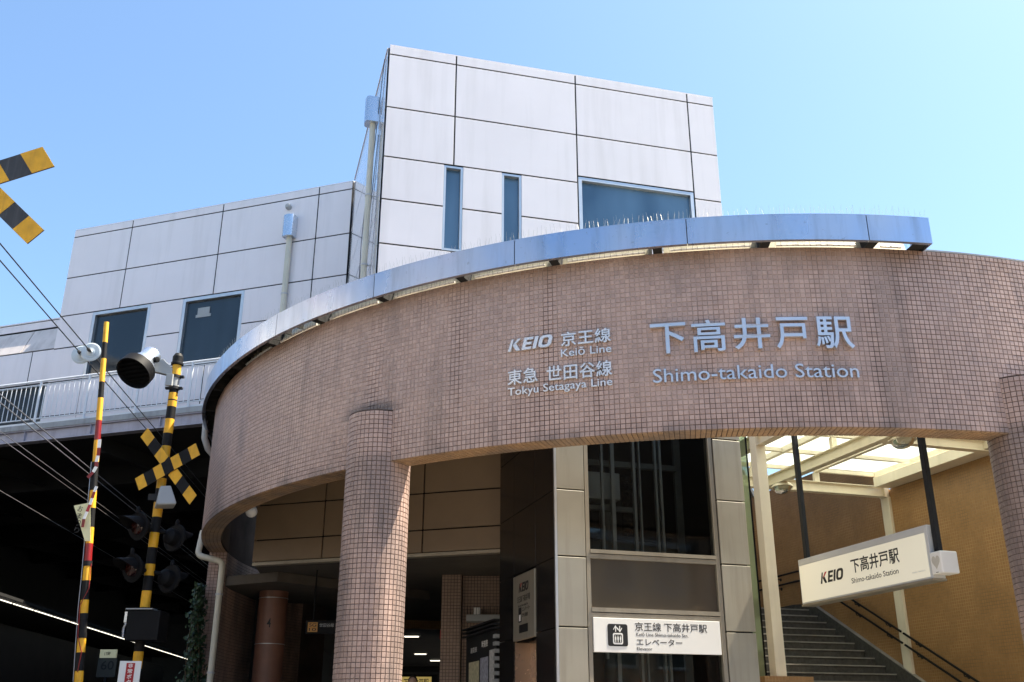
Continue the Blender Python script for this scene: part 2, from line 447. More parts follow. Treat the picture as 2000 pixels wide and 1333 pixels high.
M_asphalt = pmat('asphalt', (0.055,0.055,0.056), 0.9, var=0.25, vscale=6, bump=0.5, bscale=150)
M_paving = pmat('paving', (0.27,0.24,0.20), 0.8, var=0.12, vscale=3, bump=0.2)
M_leaf = pmat('ivy_leaf', (0.020,0.046,0.014), 0.55, var=0.6, vscale=20)
M_stem = pmat('ivy_stem', (0.07,0.05,0.03), 0.8)
M_wire = pmat('wire', (0.035,0.035,0.037), 0.5)
M_wire_pale = pmat('pale_wire', (0.40,0.40,0.42), 0.35, metal=0.7)
M_porcelain = pmat('porcelain', (0.52,0.58,0.62), 0.15, var=0.08)
M_spike = pmat('spike_wire', (0.40,0.39,0.36), 0.35, metal=0.6)
M_light = emit_mat('lit_tube', (1.0, 0.93, 0.76), 0.8)

# ---------------------------------------------------------------- helpers: lettering
_txt = {}
def text_raw(s, off=0.0, ext=0.0):
    key = (s, off, ext)
    if key not in _txt:
        c = bpy.data.curves.new('t', 'FONT'); c.body = s; c.size = 1.0; c.offset = off; c.extrude = ext
        c.resolution_u = 3
        o = bpy.data.objects.new('t', c)
        me = bpy.data.meshes.new_from_object(o)
        v = np.array([q.co[:] for q in me.vertices]); f = [tuple(p.vertices) for p in me.polygons]
        bpy.data.objects.remove(o); bpy.data.curves.remove(c); bpy.data.meshes.remove(me)
        _txt[key] = (v, f)
    return _txt[key]

def advance(ch):
    return text_raw('|' + ch + '|')[0][:, 0].max() - text_raw('||')[0][:, 0].max()

def printed(name, s, mat, parent, Mf, u0, u1, z0, z1, v, flip=False, off=0.012, thick=0.003, vsign=-1):
    thick = min(thick, 0.0008)
    """flat lettering on a plane of frame Mf: fits the string's box to u0..u1, z0..z1, standing proud of v"""
    vv, ff = text_raw(s, off, 1.0)
    a = vv.min(0); b = vv.max(0)
    x = (vv[:, 0] - a[0]) / (b[0] - a[0]); z = (vv[:, 1] - a[1]) / (b[1] - a[1])
    P = np.stack([u0 + x * (u1 - u0), v + vsign * thick * (vv[:, 2] * 0.5 + 0.5), z0 + z * (z1 - z0)], 1)
    mb = MB().add(P.tolist(), ff)
    return part(name, mb, mat, parent, Mf)

def logo_polys():
    K = [[(0,0),(0.20,0),(0.20,1),(0.06,1)], [(0.25,0.48),(0.47,0.60),(0.88,0),(0.60,0)]]
    Kred = [[(0.24,0.50),(0.46,0.62),(0.74,1),(0.50,1)]]
    E = [[(0.98,0),(1.62,0),(1.62,0.2),(1.20,0.2),(1.20,0.4),(1.58,0.4),(1.58,0.6),(1.20,0.6),(1.20,0.8),(1.62,0.8),(1.62,1),(0.98,1)]]
    I = [[(1.74,0),(1.98,0),(1.98,1),(1.74,1)]]
    def rr(x0, x1, z0, z1, r):
        out = []
        for cx, cz, t0 in ((x1-r, z1-r, 0), (x0+r, z1-r, 90), (x0+r, z0+r, 180), (x1-r, z0+r, 270)):
            for k in range(5):
                t = R(t0 + 22.5 * k); out.append((cx + r*math.cos(t), cz + r*math.sin(t)))
        return out
    o_, i_ = rr(2.10, 2.98, 0, 1, 0.3), rr(2.34, 2.74, 0.2, 0.8, 0.14)
    n = len(o_)
    O = [[o_[k], o_[(k+1) % n], i_[(k+1) % n], i_[k]] for k in range(n)]
    sh = lambda ps: [[(x + 0.22*z, z) for x, z in p] for p in ps]
    return sh(K), sh(Kred), sh(E), sh(I), sh(O), 3.2

# ================================================================ SETTING: ground
g = MB().box(-400, 400, -200, 600, -0.5, 0.0)
tag(part('ground', g, M_asphalt, None, Matrix()), kind='structure')
g = MB().box(-3.6, 30, 1.0, 10.9, 0.004, 0.12)
tag(part('added_bounce_paving', g, M_paving, None, Matrix()), kind='structure')  # unseen paving added to bounce warm sunlight up to the soffit
g = MB().slab([(-4.6,13.2),(-2.6,12.0),(0.2,11.6),(3.5,11.8),(7.5,13.0),(11,16),(11,46),(-7.4,46),(-5.2,19)], 0.004, 0.6)
tag(part('raised_pavement', g, M_paving, None, Matrix()), kind='structure')

# ================================================================ white panel building
T = fr(-2.5746, 17.0, 14.6)
L = fr(-4.1137, 22.5, -18.27)
SF = fr(-4.1137, 22.5, math.degrees(math.atan2(-5.5, 1.5391)))
bld = thing('station_building', fr(-2.5746, 17.0), 'white panelled building with black joints rising behind the curved tiled entrance', 'building')
hull = MB().box(0.16, 7.2, 0.14, 9, 8.5, 14.88)
part('tower_core', hull, M_joint, bld, T)
hull = MB().box(-8.8, 3.0, 0.16, 6, 8.62, 14.87)
part('wing_core', hull, M_joint, bld, L)
hull = MB().box(-24, -8.95, 0.9, 5, 8.62, 12.55)
part('low_wing_core', hull, M_joint, bld, L)
Z = [14.94, 14.707, 13.41, 12.24, 11.272, 10.30, 9.33, 8.66]
GAP = 0.016
def panel(F, u0, u1, z0, z1, mat=M_panel, v0=-0.04, v1=0.0, g0=GAP, g1=GAP):
    mb = MB().box(u0 + g0, u1 - g1, v0, v1, z0 + GAP, z1 - GAP)
    o_ = part('panel', mb, mat, bld, F, bevel=0.004)
    part('joint_seal', MB().box(u0 + 0.001, u1 - 0.001, v0 + 0.008, v1 - 0.004, z0, z1), M_joint, o_, F)
    return o_
TC = [0.0, 1.415, 4.06, 6.70, 7.33]
for i in range(4):
    a, b = TC[i], TC[i + 1]
    e0 = 0.0 if i == 0 else GAP; e1 = 0.0 if i == 3 else GAP
    panel(T, a, b, Z[1], Z[0], g0=e0, g1=e1)
    panel(T, a, b, Z[2], Z[1], g0=e0, g1=e1)
    panel(T, a, b, 12.40 if i == 2 else Z[3], Z[2], g0=e0, g1=e1)
for r_ in range(3, 7):
    zt, zb = Z[r_], Z[r_ + 1]
    if r_ < 5:
        panel(T, 0, 1.215, zb, zt, g0=0, g1=0); panel(T, 1.615, 2.42, zb, zt, g0=0, g1=0); panel(T, 2.84, 4.06, zb, zt, g0=0)
    else:
        panel(T, 0, 1.415, zb, zt, g0=0); panel(T, 1.415, 4.06, zb, zt)
    if r_ >= 5: panel(T, 4.06, 6.70, zb, zt)
    panel(T, 6.70, 7.33, zb, zt, g1=0)
panel(T, 4.06, 6.70, 10.30, 10.9)
# left wing
LC = [-8.9, -6.91, -3.96, -1.03, -0.045]
for i in range(4):
    for r_ in range(0, 3):
        panel(L, LC[i], LC[i + 1], Z[r_ + 1], Z[r_], g0=0 if i == 0 else GAP)
for r_ in range(3, 7):
    zt, zb = Z[r_], Z[r_ + 1]
    panel(L, -8.9, -7.78, zb, zt, g0=0, g1=0)
    if r_ < 5:
        panel(L, -5.88, -4.87, zb, zt, g0=0, g1=0); panel(L, -2.99, -1.03, zb, zt, g0=0)
    else:
        panel(L, -7.78, -3.96, zb, zt); panel(L, -3.96, -1.03, zb, zt)
    panel(L, -1.03, -0.045, zb, zt)
# return side of wing end and shiny side of the tower
for r_ in range(0, 7):
    panel(SF, 0.03, 5.64, Z[r_ + 1], Z[r_], mat=M_panel_gloss, v0=-0.03, v1=0.01)
mb = MB().box(-8.9, -8.86, 0.0, 5.5, 8.66, 14.9)
part('end_wall', mb, M_panel, bld, L)
# cappings
part('capping', MB().box(0.0, 7.34, -0.036, 0.5, 14.93, 14.955), M_panel, bld, T)
part('capping', MB().box(-8.89, -0.05, -0.036, 0.5, 14.93, 14.955), M_panel, bld, L)
part('capping', MB().box(0.06, 5.6, -0.045, 0.4, 14.942, 14.97), M_panel, bld, SF)
# low wing
for a, b in ((-24, -14.5), (-14.5, -8.93)):
    panel(L, a, b, 12.37, 12.62, v0=0.80, v1=0.86)
for a, b in ((-24, -16), (-16, -13.2), (-13.2, -10.55), (-10.55, -8.93)):
    mb = MB().add([(a+GAP,0.80,12.33),(b-GAP,0.80,12.33),(b-GAP,0.46,11.55),(a+GAP,0.46,11.55),(a+GAP,0.86,12.33),(b-GAP,0.86,12.33),(b-GAP,0.56,11.55),(a+GAP,0.56,11.55)],
                  [(0,1,2,3),(7,6,5,4),(0,4,5,1),(1,5,6,2),(2,6,7,3),(3,7,4,0)])
    part('sloping_panel', mb, M_stain_panel, bld, L)
part('capping', MB().box(-24, -8.93, 0.78, 1.2, 12.625, 12.66), M_panel, bld, L)
for a, b in ((-24, -13), (-13, -10.13), (-10.13, -8.93)):
    panel(L, a, b, 10.53, 11.53, v0=0.46, v1=0.52)
panel(L, -9.36, -8.93, 8.66, 10.53, v0=0.46, v1=0.52, g1=0)

def window(F, u0, u1, z0, z1, pane_mat, v=0.0, bar=0.045, mull=()):
    fmb = MB()
    fmb.box(u0, u0 + bar, v - 0.035, v + 0.1, z0, z1).box(u1 - bar, u1, v - 0.035, v + 0.1, z0, z1)
    fmb.box(u0 + bar, u1 - bar, v - 0.035, v + 0.1, z1 - bar, z1).box(u0 + bar, u1 - bar, v - 0.035, v + 0.1, z0, z0 + bar)
    for m_ in mull: fmb.box(m_ - 0.02, m_ + 0.02, v - 0.01, v + 0.1, z0 + bar, z1 - bar)
    w = part('window', fmb, M_alu, bld, F)
    part('pane', MB().box(u0 + bar, u1 - bar, v + 0.055, v + 0.065, z0 + bar, z1 - bar), pane_mat, w, F)
    return w
window(T, 1.22, 1.61, 10.31, 12.22, M_window_blue)
window(T, 2.425, 2.835, 10.31, 12.22, M_window_blue)
window(T, 4.075, 6.685, 10.91, 12.385, M_window_blue, bar=0.075)
window(L, -7.775, -5.885, 10.31, 12.225, M_window_dark, bar=0.09)
w2 = window(L, -4.865, -2.995, 10.31, 12.225, M_window_dark, bar=0.09)
part('pane_reflection', MB().box(-4.42, -4.06, 0.035, 0.05, 11.74, 11.93).box(-4.47, -4.01, 0.04, 0.053, 11.66, 11.74), M_grey, w2, L)  # pale plates shaped for a ceiling light reflected in the pane
for a, b in ((-20, -17.5), (-17.5, -15), (-15, -12.4), (-12.4, -9.37)):
    window(L, a + 0.01, b - 0.01, 8.7, 10.5, M_window_dark, v=0.5)
# little vent cap on wing
part('vent_cap', MB().lathe([(0.0,-0.02),(0.075,-0.02),(0.085,-0.10),(0.06,-0.16),(0.0,-0.17)], 16, (-1.89,0,14.45), (0,1,-0.15)), M_grey, bld, L, sm=40)

# downpipes on the building
def downpipe(name, F, u, v, zt, zb, label, hop=0.30, r=0.06):
    t = thing(name, F @ Matrix.Translation((u, v, zb)), label, 'downpipe')
    hp = MB()
    pr = [(-hop/2, -0.12), (-hop/2*0.8, -0.16), (0, -0.185), (hop/2*0.8, -0.16), (hop/2, -0.12), (hop/2, 0.10), (-hop/2, 0.10)]
    n = len(pr)
    hp.add([(x, y, zt - 0.62 - zb) for x, y in pr] + [(x, y, zt - zb) for x, y in pr],
           [tuple(range(n-1,-1,-1)), tuple(range(n, 2*n))] + [(i, (i+1) % n, (i+1) % n + n, i + n) for i in range(n)])
    part('hopper', hp, M_silver, t, sm=50)
    part('pipe', MB().tube([(0,0,0), (0,0,zt - 0.6 - zb)], r, 16), M_pipe, t, sm=40)
    for zz in (1.6, 3.2):
        part('bracket', MB().lathe([(r+0.004,-0.02),(r+0.012,-0.02),(r+0.012,0.02),(r+0.004,0.02)], 14, (0,0,zz)).box(-0.01,0.01,r,0.14,zz-0.01,zz+0.01), M_pipe_grey, t)
    return t
downpipe('downpipe', SF, 4.69, -0.15, 14.25, 8.7, 'tall cream downpipe with blue hopper on the tower corner', r=0.062, hop=0.3)
downpipe('downpipe', L, -1.75, -0.12, 14.12, 8.7, 'cream downpipe with hopper on the left wing between panel joints', r=0.075, hop=0.3)

# loose cables down the tower side
for i, (ua, ub) in enumerate(((5.3, 2.4), (5.0, 4.2), (3.5, 3.1))):
    mb = MB().tube([(ua, -0.05, 14.9 if i == 0 else 13.2), ((ua+ub)/2, -0.09, 11.5), (ub, -0.06, 8.8)], 0.008, 6)
    o = part('cable', mb, M_wire, None, SF)
    tag(o, ['thin cable running from the tower roof edge down the shiny side', 'thin cable hanging beside the tall downpipe', 'thin cable nearest the wing on the shiny tower side'][i], 'cable')

# thin red and white mast far left
ms = thing('roof_mast', L @ Matrix.Translation((-9.9, 1.2, 12.55)), 'thin red mast on the low roof at the left edge', 'mast')
part('pole', MB().tube([(0,0,0),(0.03,0,1.5)], 0.02, 8), pmat('mast_red', (0.35,0.1,0.09), 0.6), ms)

# ================================================================ footbridge deck over the tracks
DV = -1.4
br = thing('footbridge', L @ Matrix.Translation((-6, DV, 8.2)), 'dark steel footbridge deck with grey lilac edge girder over the tracks', 'footbridge')
UMAX = 0.6
part('edge_girder', MB().box(-30, UMAX, DV + 0.06, DV + 0.08, 8.23, 8.48).box(-30, UMAX, DV, DV + 0.22, 8.205, 8.232).box(-30, UMAX, DV, DV + 0.22, 8.478, 8.50), M_girder, br, L)
part('kerb', MB().box(-30, UMAX, DV - 0.02, DV + 0.3, 8.503, 8.645), M_concrete, br, L, bevel=0.01)
part('toe_board', MB().box(-30, UMAX, DV + 0.10, DV + 0.13, 8.645, 8.735), M_rail_white, br, L)
for u in np.arange(-16.0, 0.4, 2.0):
    part('stiffener', MB().box(u - 0.008, u + 0.008, DV + 0.002, DV + 0.058, 8.234, 8.476), M_girder, br, L)
# deck with an open slot to the sky on the left
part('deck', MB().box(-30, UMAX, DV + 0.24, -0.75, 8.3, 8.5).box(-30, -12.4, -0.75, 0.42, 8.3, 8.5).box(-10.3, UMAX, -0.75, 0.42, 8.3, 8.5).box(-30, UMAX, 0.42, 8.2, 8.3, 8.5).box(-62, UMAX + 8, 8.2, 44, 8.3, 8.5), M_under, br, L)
for v in (1.6, 5.1, 8.3, 12, 16, 20, 25, 30):
    part('cross_girder', MB().box(-30, UMAX, v - 0.12, v + 0.12, 7.75, 7.78).box(-30, UMAX, v - 0.015, v + 0.015, 7.78, 8.29), M_under, br, L)
for u in (-26, -22, -18, -14, -10, -6, -2.2):
    part('long_girder', MB().box(u - 0.1, u + 0.1, DV + 0.5, 34, 7.9, 7.92).box(u - 0.012, u + 0.012, DV + 0.5, 34, 7.921, 8.295), M_under, br, L)
# dark wall added to keep sky light out of the covered tracks
tw = MB().box(-62, 8, 40, 40.3, -0.1, 8.29)
tag(part('added_track_end_wall', tw, M_under, None, L), 'dark wall added far behind the crossing to shut out sky light', 'wall')

rl = thing('footbridge_railing', L @ Matrix.Translation((-6, DV, 8.65)), 'white steel railing along the footbridge edge below the white wing', 'railing')
part('top_rail', MB().tube([(-14, DV + 0.05, 9.80), (UMAX, DV + 0.05, 9.80)], 0.028, 10), M_rail_white, rl, L, sm=40)
part('bottom_rail', MB().tube([(-14, DV + 0.05, 8.80), (UMAX, DV + 0.05, 8.80)], 0.018, 8), M_rail_white, rl, L, sm=40)
part('mid_rail', MB().tube([(-14, DV + 0.05, 9.70), (UMAX, DV + 0.05, 9.70)], 0.014, 8), M_rail_white, rl, L, sm=40)
post_me = MB().tube([(0,0,0), (0,0,1.15)], 0.032, 10).mesh('post', 40)
bal_me = MB().tube([(0,0,0), (0,0,0.90)], 0.0095, 6).mesh('baluster', 40)
u = -13.8
k = 0
while u < UMAX - 0.1:
    if k % 10 == 0:
        part('post', post_me, M_rail_white, rl, L @ Matrix.Translation((u, DV + 0.05, 8.645)))
    else:
        part('baluster', bal_me, M_rail_white, rl, L @ Matrix.Translation((u, DV + 0.05, 8.80)))
    u += 0.15; k += 1

# ================================================================ curved tiled entrance wall
CX, CY = 3.317, 18.50
RW, RI = 8.711, 8.406
ZB, ZT = 4.5, 6.572
DR = Matrix.Translation((CX, CY, 0))
P_L, P_R = -83.9, 24.0
TP = 0.0556                       # tile pitch
TT = 0.006                        # tile thickness over the bed
def tile_arrays(cent, nx, ny, ux, uy, w, h, t=TT, b=0.003):
    """cent (n,3) bed centres, nx outward (n,3), ux along (n,3), uy up (n,3) -> verts, faces"""
    n = len(cent)
    V = np.zeros((n, 8, 3))
    for i, (sx, sy) in enumerate(((-1,-1),(1,-1),(1,1),(-1,1))):
        V[:, i] = cent + ux * (sx * w / 2) + uy * (sy * h / 2)
        V[:, i + 4] = cent + ux * (sx * (w / 2 - b)) + uy * (sy * (h / 2 - b)) + nx * t
    base = (np.arange(n) * 8)[:, None]
    F = [(4,5,6,7),(0,1,5,4),(1,2,6,5),(2,3,7,6),(3,0,4,7)]
    faces = np.concatenate([base + np.array(q)[None, :] for q in F], 0)
    return V.reshape(-1, 3), faces

def mesh_np(name, V, Fq):
    me = bpy.data.meshes.new(name)
    me.vertices.add(len(V)); me.vertices.foreach_set('co', V.astype(np.float32).ravel())
    me.loops.add(Fq.size); me.loops.foreach_set('vertex_index', Fq.astype(np.int32).ravel())
    me.polygons.add(len(Fq)); me.polygons.foreach_set('loop_start', (np.arange(len(Fq)) * 4).astype(np.int32))
    me.update(calc_edges=True); me.validate(); me.shade_flat()
    return me

def unit_tile(w, h, t=TT, b=0.003):
    V, Fq = tile_arrays(np.zeros((1,3)), np.array([[0,1.,0]]), None, np.array([[1.,0,0]]), np.array([[0,0,1.]]), w, h, t, b)
    return mesh_np('tile', V, Fq)

def curved_tiles(parent, M, rad, phis, zs, pitch_w, pitch_h, nsingle, mat, inside=False, keep=None, gap=0.005):
    ph, zz = np.meshgrid(np.radians(phis), zs, indexing='ij')
    ph = ph.ravel(); zz = zz.ravel()
    if keep is not None:
        k_ = keep(np.degrees(ph), zz); ph, zz = ph[k_], zz[k_]
    jit = rng.normal(0, 0.0007, len(ph))
    n = np.stack([np.sin(ph), -np.cos(ph), 0 * ph], 1)
    cent = n * (rad + jit)[:, None] + np.stack([0 * zz, 0 * zz, zz], 1)
    out = -n if inside else n
    ux = np.stack([out[:, 1], -out[:, 0], 0 * ph], 1)
    wv = cent + np.array(M.translation)[None, :]
    facing = ((np.array(EYE)[None, :] - wv) * out).sum(1) > 0
    d = np.linalg.norm(wv - np.array(EYE), axis=1) + np.where(facing, 0, 1e3)
    inview = (wv[:, 0] / wv[:, 1] < 0.60)
    order = np.argsort(d + np.where(inview, 0, 1e3))
    w, h = pitch_w - gap, pitch_h - gap
    one = order[:nsingle]; rest = order[nsingle:]
    if nsingle:
        me = unit_tile(w, h); me.materials.append(mat)
        for i in one:
            Mt = M @ Matrix.Translation(cent[i]) @ Matrix(((ux[i][0], out[i][0], 0, 0), (ux[i][1], out[i][1], 0, 0), (0, 0, 1, 0), (0, 0, 0, 1)))
            o = bpy.data.objects.new('tile', me)
            place(o, parent, Mt)
    up = np.tile(np.array([[0, 0, 1.0]]), (len(rest), 1))
    V, Fq = tile_arrays(cent[rest], out[rest], None, ux[rest], up, w, h)
    part('tiling', mesh_np('tiling', V, Fq), mat, parent, M, kind='stuff')

wall = thing('entrance_wall', DR, 'curved pinkish brown mosaic tiled wall carrying the station name', 'wall')
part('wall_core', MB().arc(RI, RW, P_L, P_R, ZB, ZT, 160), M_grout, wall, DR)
dphi = math.degrees(TP / RW)
nrow = int(round((ZT - ZB) / TP)); ph_ = (ZT - ZB) / nrow
COLP = (-35.1, 14.9)
RC, RADC = 0.374, 8.55
def keep_wall(p, z):
    k_ = np.ones(len(p), bool)
    for c0 in COLP:      # the columns stand in front of these
        k_ &= ~((np.abs(p - c0) < 1.9) & (z < 5.05))
    return k_
curved_tiles(wall, DR, RW, np.arange(P_L + dphi/2, P_R, dphi), ZB + ph_ * (np.arange(nrow) + 0.5), TP, ph_, 300, M_tile, keep=keep_wall)
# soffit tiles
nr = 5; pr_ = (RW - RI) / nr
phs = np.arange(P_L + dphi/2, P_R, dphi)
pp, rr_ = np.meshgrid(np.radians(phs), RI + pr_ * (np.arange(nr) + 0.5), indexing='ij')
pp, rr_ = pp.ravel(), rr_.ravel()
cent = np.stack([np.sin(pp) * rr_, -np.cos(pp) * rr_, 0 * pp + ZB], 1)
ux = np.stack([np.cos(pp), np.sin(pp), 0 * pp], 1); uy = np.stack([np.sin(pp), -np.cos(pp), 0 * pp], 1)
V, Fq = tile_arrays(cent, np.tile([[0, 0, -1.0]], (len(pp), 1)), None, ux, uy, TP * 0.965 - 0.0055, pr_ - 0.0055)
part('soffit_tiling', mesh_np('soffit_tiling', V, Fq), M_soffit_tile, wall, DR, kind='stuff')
# the pier in which the wall ends on the left
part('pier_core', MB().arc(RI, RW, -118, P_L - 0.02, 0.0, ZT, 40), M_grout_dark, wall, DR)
zs = np.arange(TP / 2, ZB - 0.01, TP)
curved_tiles(wall, DR, RI, np.arange(-112, P_L - 0.2, dphi), zs, TP * 0.965, TP, 0, M_tile, inside=True)
t0 = R(P_L - 0.02)
ux0 = np.array([math.sin(t0), -math.cos(t0), 0]); n0 = np.array([math.cos(t0), math.sin(t0), 0])
ii, zz = np.meshgrid(np.arange(5), zs, indexing='ij')
cent = ux0[None, :] * (RI + pr_ * (ii.ravel() + 0.5))[:, None] + np.stack([0*zz.ravel(), 0*zz.ravel(), zz.ravel()], 1)
V, Fq = tile_arrays(cent, np.tile(n0, (len(cent), 1)), None, np.tile(ux0, (len(cent), 1)), np.tile([[0,0,1.0]], (len(cent), 1)), pr_ - 0.0055, TP - 0.0055)
part('pier_tiling', mesh_np('pier_tiling', V, Fq), M_tile, wall, DR, kind='stuff')
part('inner_lining', MB().arc(RI - 0.02, RI - 0.003, P_L, P_R, 4.53, 6.5, 120), pmat('lining_brown', (0.12,0.09,0.065), 0.7), wall, DR)
# coping on top of the wall, right of the canopy
part('coping', MB().arc(RI - 0.01, RW + 0.004, 8.6, P_R, ZT + 0.002, ZT + 0.022, 20), M_concrete, wall, DR)

def column(phi, label):
    cx = CX + RADC * math.sin(R(phi)); cy = CY - RADC * math.cos(R(phi))
    M = Matrix.Translation((cx, cy, 0))
    c = thing('tiled_column', M, label, 'column', 'round tiled columns under the curved wall')
    ztop = 5.10
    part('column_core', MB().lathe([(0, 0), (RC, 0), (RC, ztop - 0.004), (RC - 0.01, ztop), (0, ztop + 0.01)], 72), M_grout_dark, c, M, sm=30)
    nt_ = 43
    rows = int(ztop / TP)
    ph = np.arange(nt_) * 360 / nt_
    curved_tiles(c, M, RC, ph, ztop - TP * (np.arange(rows) + 0.5), 2 * math.pi * RC / nt_, TP, 300, M_tile)
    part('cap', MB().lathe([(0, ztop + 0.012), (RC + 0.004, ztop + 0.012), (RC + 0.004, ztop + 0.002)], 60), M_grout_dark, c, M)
    return c
column(COLP[0], 'round tiled column below the middle of the curved wall, sun on its right')
column(COLP[1], 'round tiled column cut by the right edge of the picture')

# ================================================================ canopy on the wall
RCN = 8.932
cn = thing('entrance_canopy', DR, 'brushed metal canopy band following the top of the curved wall', 'canopy')
CJ = [8.3, 3.65, -9.0, -21.65, -34.3, -46.95, -59.6, -72.2, -84.8, -97]
for a, b in zip(CJ[1:], CJ[:-1]):
    mb = MB().arc(RCN - 0.012, RCN, a + 0.03, b - 0.03, 6.555, 6.862, 16).arc(RCN - 0.05, RCN - 0.0125, a + 0.03, b - 0.03, 6.555, 6.567, 16)
    part('fascia_panel', mb, M_canopy, cn, DR, sm=30)
    part('joint_strip', MB().arc(RCN - 0.03, RCN - 0.014, a - 0.12, a + 0.12, 6.57, 6.855, 2), M_joint, cn, DR)
part('roof_sheet', MB().arc(8.72, RCN - 0.002, -97, 8.3, 6.864, 6.874, 120), M_canopy, cn, DR, sm=30)
part('end_plate', MB().arc(8.52, RCN - 0.013, 8.22, 8.30, 6.556, 6.862, 2), M_canopy, cn, DR)
part('end_soffit', MB().arc(8.56, RCN - 0.052, 7.25, 8.21, 6.58, 6.60, 6), M_under, cn, DR)
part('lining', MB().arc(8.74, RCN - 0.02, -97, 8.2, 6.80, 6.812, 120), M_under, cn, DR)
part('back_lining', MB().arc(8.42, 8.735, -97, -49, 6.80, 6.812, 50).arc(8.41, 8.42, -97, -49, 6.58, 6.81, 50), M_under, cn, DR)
FG = [4.22 - 7.69 * i for i in range(13)]
for p in FG:
    part('bracket', MB().arc(8.45, RCN - 0.06, p - 0.33, p + 0.33, 6.575, 6.79, 2), M_under, cn, DR)
for p in np.arange(-96, -44, 1.9):
    part('rib', MB().arc(8.72, RCN - 0.05, p - 0.05, p + 0.05, 6.60, 6.79, 1), M_under, cn, DR)
# bird spikes on top
def spike_mesh(phis, rad, z0, hgt, lean=0.03):
    mb = MB()
    for p in phis:
        for sgn in (-1, 1):
            q = p + random.uniform(-0.06, 0.06)
            h = hgt * random.uniform(0.75, 1.05)
            t = R(q); n_ = Vector((math.sin(t), -math.cos(t), 0)); tg = Vector((math.cos(t), math.sin(t), 0))
            a = n_ * rad; a.z = z0
            b = a + n_ * (sgn * lean + random.uniform(-0.01, 0.01)) + tg * random.uniform(-0.03, 0.03) + Vector((0, 0, h))
            r_ = 0.001
            mb.add([a + tg * r_, a - tg * r_ * 0.5 + n_ * r_, a - tg * r_ * 0.5 - n_ * r_, b + tg * r_, b - tg * r_ * 0.5 + n_ * r_, b - tg * r_ * 0.5 - n_ * r_],
                   [(0,1,4,3),(1,2,5,4),(2,0,3,5),(3,4,5)])
    return mb
part('bird_spikes', spike_mesh(np.arange(-70, 8.2, 0.36), RCN - 0.07, 6.872, 0.14), M_spike, cn, DR, kind='stuff')
# strip lights between wall top and canopy
fixtures = [(a + 0.42, b - 0.42) for a, b in zip(FG[1:], FG[:-1])]
pos = ['rightmost long', 'second', 'third', 'fourth', 'fifth', 'sixth', 'seventh', 'eighth', 'ninth', 'tenth', 'eleventh', 'twelfth']
for i, (a, b) in enumerate([(4.65, 7.2)] + fixtures[:8]):
    t = thing('strip_light', DR @ Matrix.Rotation(R((a + b) / 2), 4, 'Z') @ Matrix.Translation((0, -8.66, 6.58)),
              ('short cream strip light at the right end of the canopy' if i == 0 else 'cream strip light under the canopy, %s from the right end' % ['', 'second', 'third', 'fourth', 'fifth', 'sixth', 'seventh', 'eighth', 'ninth'][i]), 'light', 'strip lights on top of the curved wall')
    n = 12
    mb = MB()
    vs_ = []
    for k in range(n + 1):
        q = R(a + (b - a) * k / n); c_, s_ = math.sin(q), -math.cos(q)
        vs_ += [(c_*8.665, s_*8.665, 6.585), (c_*8.60, s_*8.60, 6.79), (c_*8.59, s_*8.59, 6.79), (c_*8.65, s_*8.65, 6.585)]
    fs = []
    for k in range(n):
        o4 = 4 * k
        for e in range(4): fs.append((o4 + e, o4 + (e+1) % 4, o4 + 4 + (e+1) % 4, o4 + 4 + e))
    mb.add(vs_, fs)
    part('reflector', mb, M_cream_tube, t, DR)
    m_ = (a + b) / 2; hw = (b - a) / 2 - 0.5
    pts = [(math.sin(R(m_ + hw * s_)) * 8.70, -math.cos(R(m_ + hw * s_)) * 8.70, 6.604) for s_ in np.linspace(-1, 1, 10)]
    part('tube', MB().tube(pts, 0.015, 8), M_signwhite, t, DR, sm=40)
    part('bird_spikes', spike_mesh(np.arange(a, b, 0.42), 8.715, 6.585, 0.13, 0.012), M_black_soft, t, DR, kind='stuff')

# ================================================================ raised lettering
def raised(label, s, s0, s1, z0, z1, off=0.02, depth=0.03, per_char=None, mat=None):
    t = thing('raised_lettering', DR @ Matrix.Rotation((s0 + s1) / 2 / RW, 4, 'Z') @ Matrix.Translation((0, -RW, z0)), label, 'lettering', 'metal lettering on the curved wall')
    if per_char:
        items = [(ch, *bx) for ch, bx in zip(s, per_char)]
    else:
        pen = 0.0; raw = []
        for ch in s:
            if ch != ' ':
                vv = text_raw(ch)[0]
                raw.append((ch, pen + vv[:, 0].min(), pen + vv[:, 0].max(), vv[:, 1].min(), vv[:, 1].max()))
            pen += advance(ch)
        x0 = min(r_[1] for r_ in raw); x1 = max(r_[2] for r_ in raw); lo = min(r_[3] for r_ in raw); hi = max(r_[4] for r_ in raw)
        sx = (s1 - s0) / (x1 - x0); sz = (z1 - z0) / (hi - lo)
        items = [(ch, s0 + (a - x0) * sx, s0 + (b - x0) * sx, z0 + (c - lo) * sz, z0 + (d - lo) * sz) for ch, a, b, c, d in raw]
    for ch, a, b, c, d in items:
        vv, ff = text_raw(ch, off, 1.0)
        mn, mx = vv.min(0), vv.max(0)
        ss = a + (vv[:, 0] - mn[0]) / (mx[0] - mn[0]) * (b - a)
        zz_ = c + (vv[:, 1] - mn[1]) / (mx[1] - mn[1]) * (d - c)
        rad = RW + 0.012 + depth * (vv[:, 2] * 0.5 + 0.5)
        ph = ss / RW
        P = np.stack([np.sin(ph) * rad, -np.cos(ph) * rad, zz_], 1)
        part('letter', MB().add(P.tolist(), ff), mat or M_letter, t, DR)
    return t
zk0, zk1 = 5.352, 5.715
